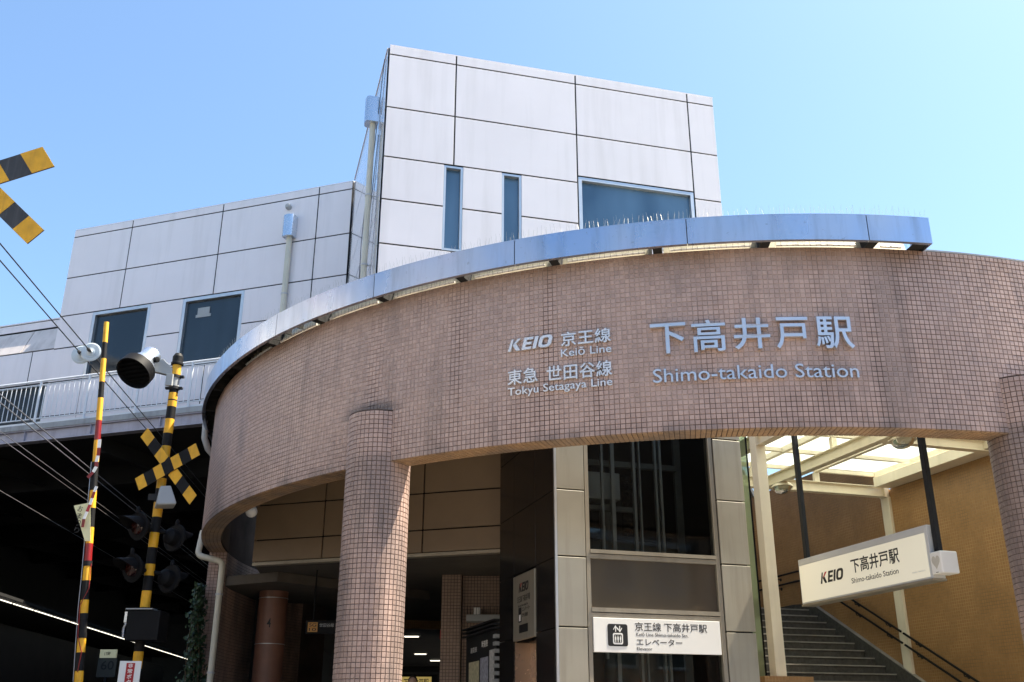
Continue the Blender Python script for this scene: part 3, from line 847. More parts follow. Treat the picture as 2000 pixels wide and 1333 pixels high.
raised('large metal characters of the station name on the right of the curved wall', '下高井戸駅', -1.83, 0.31, zk0, zk1, 0.010, 0.045,
       per_char=[(-1.825,-1.447,5.35,5.70),(-1.385,-1.03,5.345,5.712),(-0.945,-0.569,5.355,5.713),(-0.507,-0.163,5.352,5.712),(-0.09,0.312,5.350,5.715)])
raised('wide metal letters under the large characters of the station name', 'Shimo-takaido Station', -1.82, 0.32, 5.03, 5.185, 0.0, 0.03)
raised('metal characters of the first line name, top row left of the station name', '京王線', -2.815, -2.255, 5.548, 5.717, 0.012, 0.025, mat=M_letter_pale)
raised('small metal letters directly under the top row of characters', 'Keiō Line', -2.82, -2.255, 5.428, 5.522, 0.006, 0.018, mat=M_letter_pale)
raised('pair of metal characters at the left of the lower row', '東急', -3.447, -3.092, 5.168, 5.345, 0.012, 0.025, mat=M_letter_pale)
raised('four metal characters at the right of the lower row', '世田谷線', -2.985, -2.255, 5.155, 5.335, 0.012, 0.025, mat=M_letter_pale)
raised('small metal letters forming the lowest line on the curved wall', 'Tokyu Setagaya Line', -3.447, -2.258, 5.018, 5.138, 0.006, 0.018, mat=M_letter_pale)
lg = thing('raised_logo', DR @ Matrix.Rotation(-3.17 / RW, 4, 'Z') @ Matrix.Translation((0, -RW, 5.57)), 'slanted metal four letter logo at the upper left of the wall lettering', 'logo', 'metal lettering on the curved wall')
K_, Kr, E_, I_, O_, LW = logo_polys()
for ps in (K_ + Kr, E_, I_, O_):
    mb = MB()
    for p in ps:
        n = len(p)
        f3 = lambda x, z, rad: (math.sin((-3.445 + x/LW*0.541)/RW)*rad, -math.cos((-3.445 + x/LW*0.541)/RW)*rad, 5.568 + z*0.143)
        mb.add([f3(x, z, RW + 0.037) for x, z in p] + [f3(x, z, RW + 0.012) for x, z in p],
               [tuple(range(n)), tuple(range(2*n-1, n-1, -1))] + [(i, i+n, (i+1) % n + n, (i+1) % n) for i in range(n)])
    part('letter', mb, M_letter_pale, lg, DR)

# ================================================================ elevator tower
EX, EY, EA = 0.5477, 12.0, 17.15
EF = fr(EX, EY, EA); ES = fr(EX, EY, EA + 90)
el = thing('elevator_tower', EF, 'elevator shaft with steel corner panels, dark glass front and black stone side', 'elevator')
ez = [7.2, 6.03, 5.19, 4.365, 3.545, 2.72, 1.89, 1.06, 0.6]
for u0, u1 in ((0.0, 0.362), (2.2, 2.61)):
    for a, b in zip(ez[1:], ez[:-1]):
        part('steel_panel', MB().box(u0, u1, 0.0, 0.05, a + 0.009, b - 0.009), M_steel, el, EF, bevel=0.005)
    part('corner_core', MB().box(u0 + 0.02, u1 - 0.02, 0.045, 0.3, 0.6, 7.2), M_joint, el, EF)
# right return
for a, b in zip(ez[1:], ez[:-1]):
    part('steel_panel', MB().box(2.575, 2.61, 0.055, 2.3, a + 0.009, b - 0.009), M_steel, el, EF)
# frame of the glazed front
fm = MB()
for u0, u1 in ((0.375, 0.425), (2.13, 2.185)):
    fm.box(u0, u1, 0.01, 0.12, 0.6, 7.2)
part('frame', fm, M_alu_dull, el, EF)
for a, b, v in ((3.60, 3.645, 0.0), (3.537, 3.592, 0.012), (2.905, 2.955, 0.0), (2.84, 2.895, 0.012)):
    part('transom', MB().box(0.4255, 2.1295, v, 0.10, a, b), M_alu_dull, el, EF)
part('glass_pane', MB().box(0.426, 2.129, 0.05, 0.056, 3.646, 7.2), M_elev_glass, el, EF)
part('glass_pane', MB().box(0.426, 2.129, 0.05, 0.056, 2.956, 3.536), M_elev_glass2, el, EF)
part('glass_pane', MB().box(0.426, 2.129, 0.06, 0.066, 0.65, 2.43), M_elev_glass, el, EF)
part('shaft_back', MB().box(0.3, 2.5, 2.2, 2.25, 0.6, 7.2).box(2.45, 2.5, 0.4, 2.2, 0.6, 7.2).box(0.25, 0.3, 0.4, 2.2, 0.6, 7.2), M_under, el, EF)
M_rail_in = pmat('shaft_steel', (0.34,0.36,0.36), 0.45, metal=0.3, var=0.15)
M_shaft_dark = pmat('shaft_dark_steel', (0.10,0.11,0.11), 0.55, metal=0.2, var=0.3)
for u, v, w, zt, zb in ((0.80,0.45,0.03,7.2,2.4),(0.97,0.5,0.05,5.2,1.0),(1.28,0.5,0.035,7.2,1.0),(1.36,0.5,0.02,7.2,1.0),(1.62,0.55,0.03,7.2,1.0),(1.69,0.55,0.035,7.2,1.0),(2.02,0.7,0.10,7.2,1.0),(0.62,0.9,0.08,7.2,1.0)):
    part('guide_rail', MB().box(u - w/2, u + w/2, v, v + 0.05, zb, zt), M_rail_in if w < 0.06 else M_shaft_dark, el, EF)
part('cross_beam', MB().box(0.45, 1.95, 0.56, 0.64, 4.86, 4.93).box(0.45, 1.30, 0.56, 0.64, 4.26, 4.32), M_shaft_dark, el, EF)
part('counterweight', MB().box(0.58, 1.12, 0.62, 0.9, 4.42, 4.78), M_rail_in, el, EF, bevel=0.01)
part('column_pipe', MB().tube([(1.02, 0.9, 1), (1.02, 0.9, 4.4)], 0.09, 14), M_shaft_dark, el, EF, sm=40)
part('car', MB().box(0.55, 2.0, 1.2, 2.1, 2.0, 4.0), M_shaft_dark, el, EF, bevel=0.03)
part('car_window', MB().box(1.38, 1.60, 1.17, 1.195, 4.05, 4.9).box(0.7, 0.85, 1.17, 1.195, 4.05, 4.5), M_granite, el, EF)
part('roof', MB().box(-0.02, 2.63, -0.02, 2.35, 7.21, 7.3), M_joint, el, EF)
# black stone side with its steel call panel
gz = [7.2, 6.0, 5.18, 4.352, 3.53, 2.71, 1.89, 1.06, 0.6]
gu = [0.035, 0.755, 1.675, 2.36]
for i in range(3):
    for a, b in zip(gz[1:], gz[:-1]):
        if i == 1 and a < 3.0: continue
        part('stone_panel', MB().box(gu[i] + 0.004, gu[i + 1] - 0.004, 0.0, 0.03, a + 0.004, b - 0.004), M_granite, el, ES, bevel=0.003)
part('corner_trim', MB().box(0.0, 0.03, 0.0, 0.031, 0.6, 7.2), M_alu, el, ES)
part('side_core', MB().box(0.06, 2.3, -0.25, -0.03, 3.0, 7.2), M_joint, el, ES)
part('side_core', MB().box(0.06, 0.74, -0.25, -0.03, 0.6, 3.0).box(1.69, 2.3, -0.25, -0.03, 0.6, 3.0), M_joint, el, ES)
part('call_panel', MB().box(0.765, 1.665, 0.005, 0.045, 2.67, 3.50), M_steel, el, ES, bevel=0.005)
part('door_surround', MB().box(0.765, 1.665, -0.20, -0.18, 0.6, 2.68).box(0.757, 0.775, -0.18, 0.02, 0.6, 2.66).box(1.655, 1.672, -0.18, 0.02, 0.6, 2.66), pmat('door_steel', (0.60,0.44,0.33), 0.25, metal=0.7, var=0.1), el, ES)
def side_logo(parent, Mf, ua, ub, z0, z1, v, thick=0.003, vsign=1):
    for nm, ps, mt in (('logo_mark', K_ + E_ + I_ + O_, M_ink), ('logo_stroke', Kr, M_red)):
        mb = MB()
        for p in ps:
            n = len(p)
            g3 = lambda x, z, q: (ua + x/LW*(ub-ua), v + vsign*thick*q, z0 + z*(z1-z0))
            mb.add([g3(x, z, 1) for x, z in p] + [g3(x, z, 0) for x, z in p],
                   [tuple(range(n)), tuple(range(2*n-1, n-1, -1))] + [(i, i+n, (i+1) % n + n, (i+1) % n) for i in range(n)])
        part(nm, mb, mt, parent, Mf)
side_logo(el, ES, 1.41, 0.99, 3.27, 3.385, 0.0455)
printed('lettering', '京王線 下高井戸駅', M_ink, el, ES, 1.475, 0.935, 3.14, 3.225, 0.0455, thick=0.002, vsign=1)
printed('lettering', 'Keiō Line Shimo-takaido Stn.', M_ink, el, ES, 1.45, 1.02, 3.085, 3.115, 0.0455, thick=0.002, vsign=1, off=0.0)
printed('lettering', 'エレベーター', M_ink, el, ES, 1.27, 0.94, 3.015, 3.075, 0.0455, thick=0.002, vsign=1)
printed('lettering', '改札連絡', M_ink, el, ES, 1.27, 1.03, 2.945, 2.995, 0.0455, thick=0.002, vsign=1)
part('lift_mark', MB().box(1.30, 1.42, 0.0455, 0.0475, 2.89, 3.075), M_ink, el, ES)
part('lift_mark_inner', MB().box(1.325, 1.395, 0.048, 0.0495, 2.905, 2.985), M_signwhite, el, ES)
part('display', MB().box(1.03, 1.395, 0.0455, 0.048, 2.755, 2.855), M_ink, el, ES)

# sign over the elevator window
sg = thing('elevator_sign', EF @ Matrix.Translation((0.433, 0, 2.44)), 'white elevator sign with black lift pictogram on the dark glass front', 'sign')
part('board', MB().box(0.433, 2.106, -0.012, 0.03, 2.443, 2.837), M_signwhite, sg, EF, bevel=0.004)
def rrect(x0, x1, z0, z1, r, n=5):
    out = []
    for cx, cz, t0 in ((x1-r, z1-r, 0), (x0+r, z1-r, 90), (x0+r, z0+r, 180), (x1-r, z0+r, 270)):
        for k in range(n):
            t = R(t0 + 90 / (n - 1) * k); out.append((cx + r*math.cos(t), cz + r*math.sin(t)))
    return out
part('pictogram', MB().prism(rrect(0.61, 0.867, 2.514, 2.768, 0.025), -0.015, -0.0125), M_ink, sg, EF)
pm = MB()
pm.prism(rrect(0.675, 0.803, 2.535, 2.665, 0.02), -0.0175, -0.0152)
def arrow(mb, x, z0, z1, up, y0, y1):
    w, hw, hh = 0.011, 0.028, 0.03
    mb.box(x - w/2, x + w/2, y0, y1, z0, z1)
    zt = z1 if up else z0; s_ = -1 if up else 1
    for sx in (-1, 1):
        mb.prism([(x, zt - s_*0.012), (x + sx*hw, zt + s_*hh - s_*0.0), (x + sx*hw, zt + s_*(hh + 0.016)), (x, zt + s_*0.006)], y0 - 0.0001*sx, y1)
arrow(pm, 0.712, 2.678, 2.742, True, -0.0175, -0.0152)
arrow(pm, 0.766, 2.683, 2.747, False, -0.0175, -0.0152)
part('pictogram_white', pm, M_signwhite, sg, EF)
pk = MB().prism(rrect(0.690, 0.788, 2.553, 2.647, 0.012), -0.0185, -0.0177)
part('pictogram_cabin', pk, M_ink, sg, EF)
pf = MB()
for x in (0.708, 0.739, 0.770):
    pf.prism(rrect(x - 0.006, x + 0.006, 2.622, 2.634, 0.0055), -0.0195, -0.0187)
    pf.box(x - 0.0085, x + 0.0085, -0.0195, -0.0187, 2.585, 2.618).box(x - 0.005, x + 0.005, -0.0195, -0.0187, 2.557, 2.585)
part('pictogram_figures', pf, M_signwhite, sg, EF)
printed('lettering', '京王線 下高井戸駅', M_ink, sg, EF, 0.966, 1.927, 2.695, 2.798, -0.0125, off=0.008)
printed('lettering', 'Keiō Line Shimo-takaido Stn.', M_ink, sg, EF, 0.978, 1.667, 2.636, 2.678, -0.0125, off=0.0)
printed('lettering', 'エレベーター', M_ink, sg, EF, 0.98, 1.58, 2.532, 2.61, -0.0125, off=0.008)
printed('lettering', 'Elevator', M_ink, sg, EF, 0.98, 1.18, 2.474, 2.51, -0.0125, off=0.0)

# ================================================================ stairway bay on the right
SX, SY = 7.309, 19.0
S = fr(SX, SY, EA + 90)          # u runs back along the wall, +v points into the stairs
SE = fr(SX, SY, EA)              # e runs along the steps (negative = left), +y back
sw = thing('stairwell_wall', S, 'tiled side wall of the covered stairway, warm light painted in as ochre', 'wall')
part('wall_face', MB().box(-9.5, 12, -0.3, 0.0, 0.0, 5.95), M_stairwall, sw, S)
part('upper_wall', MB().box(0.3, 12, -0.3, -0.002, 5.952, 6.85), M_stairwall, sw, S)
part('back_wall', MB().box(8.8, 9.0, 0.0, 9, 3.9, 8.0), M_stairwall, sw, S)

st = thing('staircase', S @ Matrix.Translation((2.94, 0, 0)), 'dark stone staircase climbing away under the glass roof', 'staircase')
NS = 22
for k in range(NS):
    zz, uu = 3.99 - 0.159 * k, 2.94 - 0.29 * k
    part('step', MB().box(uu, uu + 0.33, 0.09, 4.28, zz - 0.155, zz - 0.004), M_stone, st, S)
    part('nosing', MB().box(uu - 0.022, uu + 0.05, 0.092, 4.278, zz - 0.022, zz), M_nosing, st, S)
part('landing', MB().box(3.27, 9, 0.0, 4.6, 3.7, 3.985), M_stone, st, S)
mb = MB(); pts = [(3.6, 4.16), (2.83, 4.10), (-4.4, 0.21), (-4.4, -0.05), (-3.4, -0.05), (3.6, 3.7)]
n = len(pts)
mb.add([(u_, 0.002, z_) for u_, z_ in pts] + [(u_, 0.085, z_) for u_, z_ in pts], [tuple(range(n)), tuple(range(2*n-1, n-1, -1))] + [(i, i+n, (i+1) % n + n, (i+1) % n) for i in range(n)])
part('stringer', mb, M_stone, st, S)
part('stringer_trim', MB().bar((2.83, 0.045, 4.108), (-4.4, 0.045, 0.218), 0.09, 0.012), M_nosing, st, S)
part('skirting', MB().box(3.7, 9, 0.002, 0.05, 3.99, 4.16), M_stone, st, S)
part('soffit_mass', MB().add([(2.9,0.1,3.8),(-3.4,0.1,0.3),(-3.4,0.1,0.0),(3.5,0.1,0.0),(2.9,4.2,3.8),(-3.4,4.2,0.3),(-3.4,4.2,0.0),(3.5,4.2,0.0)],
     [(0,1,2,3),(7,6,5,4),(0,4,5,1),(1,5,6,2),(2,6,7,3),(3,7,4,0)]), M_stone, st, S)

def handrail(label, z_off):
    h = thing('handrail', S @ Matrix.Translation((0, 0.1, 3.28 + z_off)), label, 'handrail', 'handrails on the stairway wall')
    zl = 4.83 + z_off
    u_l = 2.88 - 0.0
    def sl(u_): return zl - (u_l - u_) * 0.5385
    part('rail', MB().tube([(8.5, 0.1, zl), (3.2, 0.1, zl), (u_l, 0.1, zl - 0.03), (2.4, 0.1, sl(2.4)), (0.02, 0.1, sl(0.02))], 0.021, 12), M_black, h, S, sm=40)
    part('rail', MB().tube([(-0.05, 0.1, sl(-0.05)), (-4.6, 0.1, sl(-4.6))], 0.021, 12), M_black, h, S, sm=40)
    for u_ in (6.5, 5.3, 4.05, 2.6, 1.3, 0.42, -0.35, -1.45, -2.6, -3.7):
        zz = zl if u_ > 3 else sl(u_)
        part('bracket', MB().tube([(u_, 0.1, zz - 0.01), (u_, 0.09, zz - 0.06), (u_, 0.0, zz - 0.07)], 0.011, 8).lathe([(0.0,0.0),(0.035,0.0),(0.035,0.012),(0.0,0.014)], 12, (u_, 0.0, zz - 0.07), (0,1,0)), M_black_soft, h, S)
handrail('upper of the two black handrails on the stairway wall', 0.0)
handrail('lower of the two black handrails on the stairway wall', -0.205)

fx = thing('stair_roof_frame', SE @ Matrix.Translation((-4.4, -2.62, 0.6)), 'cream steel frame with milky glass roof over the stairway', 'roof')
def hbeam(mb, a, b, w, h, t=0.014, tw=0.01):
    a, b = Vector(a), Vector(b)
    mb.bar(a + Vector((0,0,h/2 - t/2)), b + Vector((0,0,h/2 - t/2)), w, t)
    mb.bar(a - Vector((0,0,h/2 - t/2)), b - Vector((0,0,h/2 - t/2)), w, t)
    mb.bar(a, b, tw, h - 2*t)
    return mb
# coordinates (e, y, z) in SE
part('post', MB().box(-4.42, -4.245, -2.63, -2.45, 2.32, 6.3), M_cream, fx, SE, bevel=0.006)
part('post', MB().box(-0.062, 0.0 - 0.002, -0.10, 0.13, 2.5, 5.80), M_cream, fx, SE, bevel=0.004)
part('plinth', MB().box(-4.75, -3.95, -2.85, -0.4, 0.0, 2.31), M_stairwall, fx, SE)
part('beam', hbeam(MB(), (-4.3, 0.0, 5.90), (-0.03, 0.0, 5.90), 0.15, 0.20), M_cream, fx, SE)
part('beam', hbeam(MB(), (-2.65, -0.08, 5.90), (-2.65, -7.6, 5.90), 0.15, 0.20), M_cream, fx, SE)
part('beam', hbeam(MB(), (-4.33, 0.5, 5.90), (-4.33, -7.0, 5.90), 0.15, 0.20), M_cream, fx, SE)
part('beam', hbeam(MB(), (-2.56, -3.05, 6.0), (0.25, -3.05, 6.0), 0.15, 0.18), M_cream, fx, SE)
part('wall_channel', MB().box(-0.36, 0.2, -7.5, -0.12, 5.955, 5.97).box(-0.36, -0.345, -7.5, -0.12, 5.97, 6.14), M_cream, fx, SE)
part('end_plate', MB().box(-0.11, -0.02, -0.09, 0.09, 5.79, 6.01), M_cream, fx, SE)
RZ = 6.24
re_ = [-4.28, -2.92, -1.55, -0.2]
ru = [0.02, -1.08, -2.18, -3.28, -4.38, -5.48, -6.58, -7.5]
for e in re_:
    part('rafter', MB().box(e - 0.045, e + 0.045, ru[-1], ru[0], RZ - 0.05, RZ + 0.05), M_cream, fx, SE, bevel=0.004)
for y in ru:
    for a, b in zip(re_[:-1], re_[1:]):
        part('purlin', MB().box(a + 0.046, b - 0.046, y - 0.035, y + 0.035, RZ - 0.035, RZ + 0.035), M_cream, fx, SE)
for y0, y1 in zip(ru[1:], ru[:-1]):
    for a, b in zip(re_[:-1], re_[1:]):
        part('glass_pane', MB().box(a + 0.0, b - 0.0, y0 + 0.0, y1 - 0.0, RZ + 0.055, RZ + 0.063), M_roof_glass, fx, SE)
for e in re_[:-1]:
    part('stub', MB().box(e - 0.05, e + 0.05, -0.03, 0.05, 6.002, RZ - 0.052), M_cream, fx, SE)
for y in (-1.08, -2.18, -3.28, -4.38):
    part('stub', MB().box(-2.70, -2.60, y - 0.04, y + 0.04, 6.002, RZ - 0.052), M_cream, fx, SE)
# glass screen beside the stairs
gs = thing('glass_screen', SE @ Matrix.Translation((-4.5, -1, 2.3)), 'narrow greenish glass screen between elevator and cream post', 'screen')
part('glass_pane', MB().box(-4.47, -4.462, -2.4, 4.5, 2.33, 6.1), M_screen, gs, SE)
part('frame', MB().box(-4.472, -4.455, -2.43, -2.405, 2.32, 6.2).box(-4.49, -4.44, -2.4, 4.5, 6.1, 6.15), M_black, gs, SE)
# bulkhead lamps on the main beam
def lamp(e, y, label):
    t = thing('bulkhead_lamp', SE @ Matrix.Translation((e, y, 5.78)), label, 'lamp', 'bulkhead lamps under the glass roof')
    Ml = W[t.name] @ Matrix.Rotation(R(6), 4, 'Y')
    sh = MB().lathe([(0.0,0.02),(0.10,0.015),(0.13,-0.02),(0.135,-0.05),(0.12,-0.05)], 20)
    sh.v = [(x * 1.25, yy * 1.9, z) for x, yy, z in sh.v]
    part('housing', sh, M_cream, t, Ml, sm=40)
    ln = MB().lathe([(0.118,-0.05),(0.105,-0.11),(0.07,-0.15),(0.0,-0.165)], 20)
    ln.v = [(x * 1.2, yy * 1.8, z) for x, yy, z in ln.v]
    part('lens', ln, M_bowl, t, Ml, sm=60)
    part('bulb', MB().lathe([(0.0,-0.13),(0.03,-0.11),(0.035,-0.08),(0.02,-0.055)], 12), M_signwhite, t, Ml, sm=60)
    part('bracket', MB().box(-0.015, 0.015, -0.06, 0.06, 0.0, 0.03), M_cream, t)
lamp(-2.52, -3.75, 'bulkhead lamp with clear bowl near the right hanging sign bar')
lamp(-2.58, -0.40, 'bulkhead lamp with clear bowl at the far end of the cream beam')

# hanging station sign
HA = 106.6
HF = fr(4.618, 11.0, HA)
hs = thing('hanging_sign', HF @ Matrix.Translation((1.3, 0, 3.14)), 'long white hanging station sign on two dark bars before the stairs', 'sign')
part('case', MB().box(0.0, 2.625, -0.16, 0.0, 3.145, 3.73), M_signgrey, hs, HF, bevel=0.006)
part('face', MB().box(0.045, 2.60, 0.001, 0.006, 3.165, 3.645), M_signcream, hs, HF)
part('top_strip', MB().box(0.045, 2.60, 0.001, 0.005, 3.655, 3.722), M_signgrey, hs, HF)
part('bottom_lip', MB().box(0.0, 2.625, -0.17, 0.012, 3.12, 3.142), M_alu_dull, hs, HF)
side_logo(hs, HF, 2.135, 1.615, 3.352, 3.49, 0.0065)
printed('lettering', '下高井戸駅', M_ink, hs, HF, 1.455, 0.52, 3.388, 3.568, 0.0065, vsign=1, off=0.016)
printed('lettering', 'Shimo-takaido Station', M_ink, hs, HF, 1.475, 0.565, 3.272, 3.336, 0.0065, vsign=1, off=0.005)
printed('small_print', 'SHIMO-TAKAIDO', M_signgrey, hs, HF, 0.33, 0.11, 3.235, 3.25, 0.0065, vsign=1, off=0.0)
for a, b in ((2.475, 2.545), (-0.085, -0.015)):
    part('hanger_bar', MB().box(a, b, -0.105, -0.045, 3.42 if a < 0 else 3.731, 6.15), M_black_soft, hs, HF, bevel=0.004)
sp = thing('speaker_box', HF @ Matrix.Translation((-0.1, -0.1, 3.17)), 'small white loudspeaker box with heart shaped grille at the sign end', 'speaker')
part('case', MB().box(-0.185, -0.008, -0.20, 0.02, 3.175, 3.415), M_signwhite, sp, HF, bevel=0.012)
hp = []
for k in range(28):
    t = 2 * math.pi * k / 28
    hp.append((-0.097 + 0.0042 * 16 * math.sin(t) ** 3 * 0.95, 3.305 + 0.0052 * (13*math.cos(t) - 5*math.cos(2*t) - 2*math.cos(3*t) - math.cos(4*t))))
part('heart_grille', MB().prism(hp, 0.0205, 0.0225), pmat('grille_grey', (0.55,0.52,0.46), 0.7), sp, HF)
part('badge', MB().box(-0.115, -0.075, 0.0205, 0.022, 3.188, 3.194), M_ink, sp, HF)
part('cable', MB().tube([(-0.06, -0.08, 3.40), (-0.065, -0.08, 3.47), (-0.062, -0.079, 3.6)], 0.008, 8), M_black, sp, HF)

# ================================================================ hall behind the columns
PX, PY = -4.2745, 16.5
PF = fr(PX, PY, -18.27)
hw = thing('hall_header_wall', PF @ Matrix.Translation((0, 0, 4.1)), 'beige panelled header wall with dark joints above the station hall', 'wall')
pu = [0.0, 1.272, 3.028, 4.75]
pz = [6.4, 5.68, 5.092, 4.507, 4.15]
for i in range(3):
    for a, b in zip(pz[1:], pz[:-1]):
        part('panel', MB().box(pu[i] + 0.012, pu[i+1] - 0.012, -0.03, 0.0, a + 0.011, b - 0.011), M_hallpanel, hw, PF, bevel=0.004)
part('core', MB().box(0.01, 4.74, 0.03, 0.4, 4.16, 6.4), M_joint, hw, PF)
part('side_panel', MB().box(-0.01, 0.01, -0.025, 2.5, 4.16, 6.4), M_hallpanel, hw, PF)
part('edge_strip', MB().box(0.0, 4.74, -0.035, 0.1, 4.095, 4.146), M_alu_dull, hw, PF)
cl = MB().slab([(-4.25,16.52),(0.3,15.02),(1.4,15.2),(2.4,17),(2.4,45),(-7.5,45),(-4.6,19)], 4.10, 4.3)
o = part('hall_ceiling', cl, M_ceiling, None, Matrix()); o['kind'] = 'structure'
rf = MB().slab([(-5.0,16.0),(-4.0,14.2),(-2.6,12.9),(-0.9,12.6),(0.45,12.3),(0.45,15.6),(0.5,16.5),(-4.6,18.3)], 6.42, 6.5)
o = part('hall_roof', rf, M_ceiling, None, Matrix()); o['kind'] = 'structure'
# hall side and end walls (dark interior)
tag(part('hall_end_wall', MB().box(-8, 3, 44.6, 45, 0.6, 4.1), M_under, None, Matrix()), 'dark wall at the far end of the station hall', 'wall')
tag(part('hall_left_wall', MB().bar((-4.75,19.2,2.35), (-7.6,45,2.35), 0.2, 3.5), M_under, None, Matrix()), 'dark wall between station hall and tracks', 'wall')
tw_ = thing('hall_tile_wall', fr(-1.2, 17.6), 'brown tiled wall with pilaster at the right of the station hall', 'wall')
part('face', MB().box(-0.86, 1.6, 17.6, 17.9, 0.6, 4.095), M_halltile, tw_, Matrix())
part('pilaster', MB().box(-1.215, -0.88, 17.45, 17.9, 0.6, 4.095), M_halltile, tw_, Matrix())
part('side_face', MB().box(-1.215, -1.0, 17.95, 30, 0.6, 4.095), M_under, tw_, Matrix())
sh = thing('wall_shelf', fr(-0.45, 17.5, 0, 3.1), 'narrow grey ledge with bird spikes on the brown tiled hall wall', 'shelf')
part('ledge', MB().box(-0.78, 0.3, 17.3, 17.6, 3.30, 3.41), M_grey, sh, Matrix(), bevel=0.008)
part('box', MB().box(-0.66, -0.55, 17.35, 17.5, 3.415, 3.53), M_signwhite, sh, Matrix())
mb = MB()
for x in np.arange(-0.76, 0.28, 0.05): mb.tube([(x, 17.33, 3.41), (x + random.uniform(-.02,.02), 17.32, 3.55)], 0.003, 4)
part('bird_spikes', mb, M_black_soft, sh, Matrix(), kind='stuff')
# notice board beside the elevator
NB = fr(-0.22, 14.6, EA + 90)
nb = thing('notice_board', NB @ Matrix.Translation((0.8, 0, 1.4)), 'dark louvred notice board with timetables beside the elevator', 'notice board')
part('back', MB().box(0, 1.7, -0.06, 0, 1.3, 2.92), M_black_soft, nb, NB)
for z_ in (2.93, 2.985, 3.04):
    part('louvre', MB().box(-0.05, 1.75, -0.08, 0.06, z_, z_ + 0.025), M_black_soft, nb, NB)
for k_ in range(14):
    part('louvre', MB().box(-0.10, 0.02, -0.08, 0.05, 1.5 + 0.1 * k_, 1.55 + 0.1 * k_), M_grey, nb, NB)
part('poster', MB().box(0.92, 1.5, 0.002, 0.006, 1.4, 2.55), pmat('poster_cream', (0.48,0.45,0.30), 0.5, var=0.3, vscale=18), nb, NB)
part('poster', MB().box(0.42, 0.84, 0.002, 0.006, 1.4, 2.58), pmat('poster_blue', (0.32,0.33,0.40), 0.5, var=0.4, vscale=22), nb, NB)
part('poster', MB().box(0.10, 0.35, 0.002, 0.006, 1.4, 2.66), pmat('poster_pale', (0.46,0.46,0.46), 0.5, var=0.3, vscale=25), nb, NB)
printed('lettering', '時刻表', M_signwhite, nb, NB, 0.78, 0.45, 2.72, 2.82, 0.003, vsign=1)
printed('lettering', '運賃表', M_signwhite, nb, NB, 1.42, 1.05, 2.68, 2.76, 0.003, vsign=1, off=0.0)
# round painted column
rc = thing('painted_column', fr(-4.36, 18.5, 0, 0.6), 'smooth round brown painted column inside the station hall', 'column')
part('shaft', MB().lathe([(0.0,0),(0.26,0),(0.26,3.5),(0.0,3.5)], 40), M_browncol, rc, sm=40)
for z_ in (2.4, 3.2):
    part('band', MB().lathe([(0.262,z_),(0.266,z_),(0.266,z_+0.012),(0.262,z_+0.012)], 40), M_alu, rc)
printed('lettering', '4', M_ink, rc, fr(-4.36, 18.5), -0.02, 0.05, 3.28, 3.44, -0.266, thick=0.006)
cn2 = thing('ceiling_bulkhead', fr(-4.2, 18.0, 0, 3.9), 'dark tapering bulkhead above the brown hall column', 'bulkhead')
part('bulkhead', MB().slab([(-5.1,17.7),(-4.0,17.1),(-1.6,19.6),(-2.4,21),(-5.0,20)], 3.93, 4.09), M_ceiling, cn2, Matrix())
# ceiling lights, lit
for i, (x, y, lx) in enumerate(((-2.60,25.9,'nearest'),(-2.87,29.3,'second'),(-3.23,36.4,'third'),(-2.96,40.0,'farthest'))):
    t = thing('ceiling_light', fr(x, y, 0, 4.0), 'lit white ceiling strip in the dark hall, %s of four' % lx, 'ceiling light', 'lit strips on the hall ceiling')
    part('housing', MB().box(x - 0.24, x + 0.24, y - 0.1, y + 0.1, 4.06, 4.095), M_grey, t, Matrix())
    part('diffuser', MB().box(x - 0.2, x + 0.2, y - 0.07, y + 0.07, 4.035, 4.059), M_light, t, Matrix())
# direction sign in the hall
ds = thing('hall_direction_sign', fr(-3.1, 16.95, 0, 3.05), 'dark hanging direction sign with orange square inside the hall', 'sign')
part('board', MB().box(-3.42, -2.3, 16.92, 16.98, 3.06, 3.27), M_black, ds, Matrix())
part('orange_square', MB().box(-3.38, -3.22, 16.912, 16.918, 3.085, 3.24), pmat('sign_orange', (0.42,0.20,0.03), 0.5), ds, Matrix())
printed('lettering', 'SG', M_ink, ds, Matrix(), -3.36, -3.24, 3.17, 3.225, 16.911, thick=0.002)
printed('lettering', '10', M_ink, ds, Matrix(), -3.36, -3.24, 3.10, 3.15, 16.911, thick=0.002)
printed('lettering', '世田谷線', M_grey, ds, Matrix(), -3.19, -2.95, 3.165, 3.225, 16.918, thick=0.002, off=0.0)
printed('lettering', '下高井戸', M_signwhite, ds, Matrix(), -2.86, -2.36, 3.10, 3.225, 16.918, thick=0.002)
for x in (-3.3, -2.45): part('hanger_bar', MB().tube([(x, 16.95, 3.27), (x, 16.95, 4.1)], 0.012, 8), M_black, ds, Matrix())
# yellow sign and red box in the depth of the hall
ys = thing('yellow_sign', fr(-1.85, 20.0, 0, 2.4), 'yellow station sign low in the dark hall opening', 'sign')
part('board', MB().box(-2.12, -1.55, 20.0, 20.04, 2.33, 2.53), emit_mat('yellow_lit', (0.75,0.55,0.16), 0.12), ys, Matrix())
printed('lettering', '下高井戸駅', M_ink, ys, Matrix(), -2.08, -1.60, 2.35, 2.50, 19.999, thick=0.003)
part('bracket', MB().box(-2.2, -1.4, 20.05, 20.1, 2.58, 2.62).box(-2.2, -2.16, 20.05, 20.1, 0.6, 2.58).box(-1.44, -1.4, 20.05, 20.1, 0.6, 2.58), M_black_soft, ys, Matrix())
rs = thing('red_wall_box', fr(-1.26, 18.8, 0, 3.2), 'small red alarm box on the hall pilaster', 'box')
part('box', MB().box(-1.32, -1.22, 18.7, 18.9, 3.12, 3.28), M_red, rs, Matrix(), bevel=0.01)
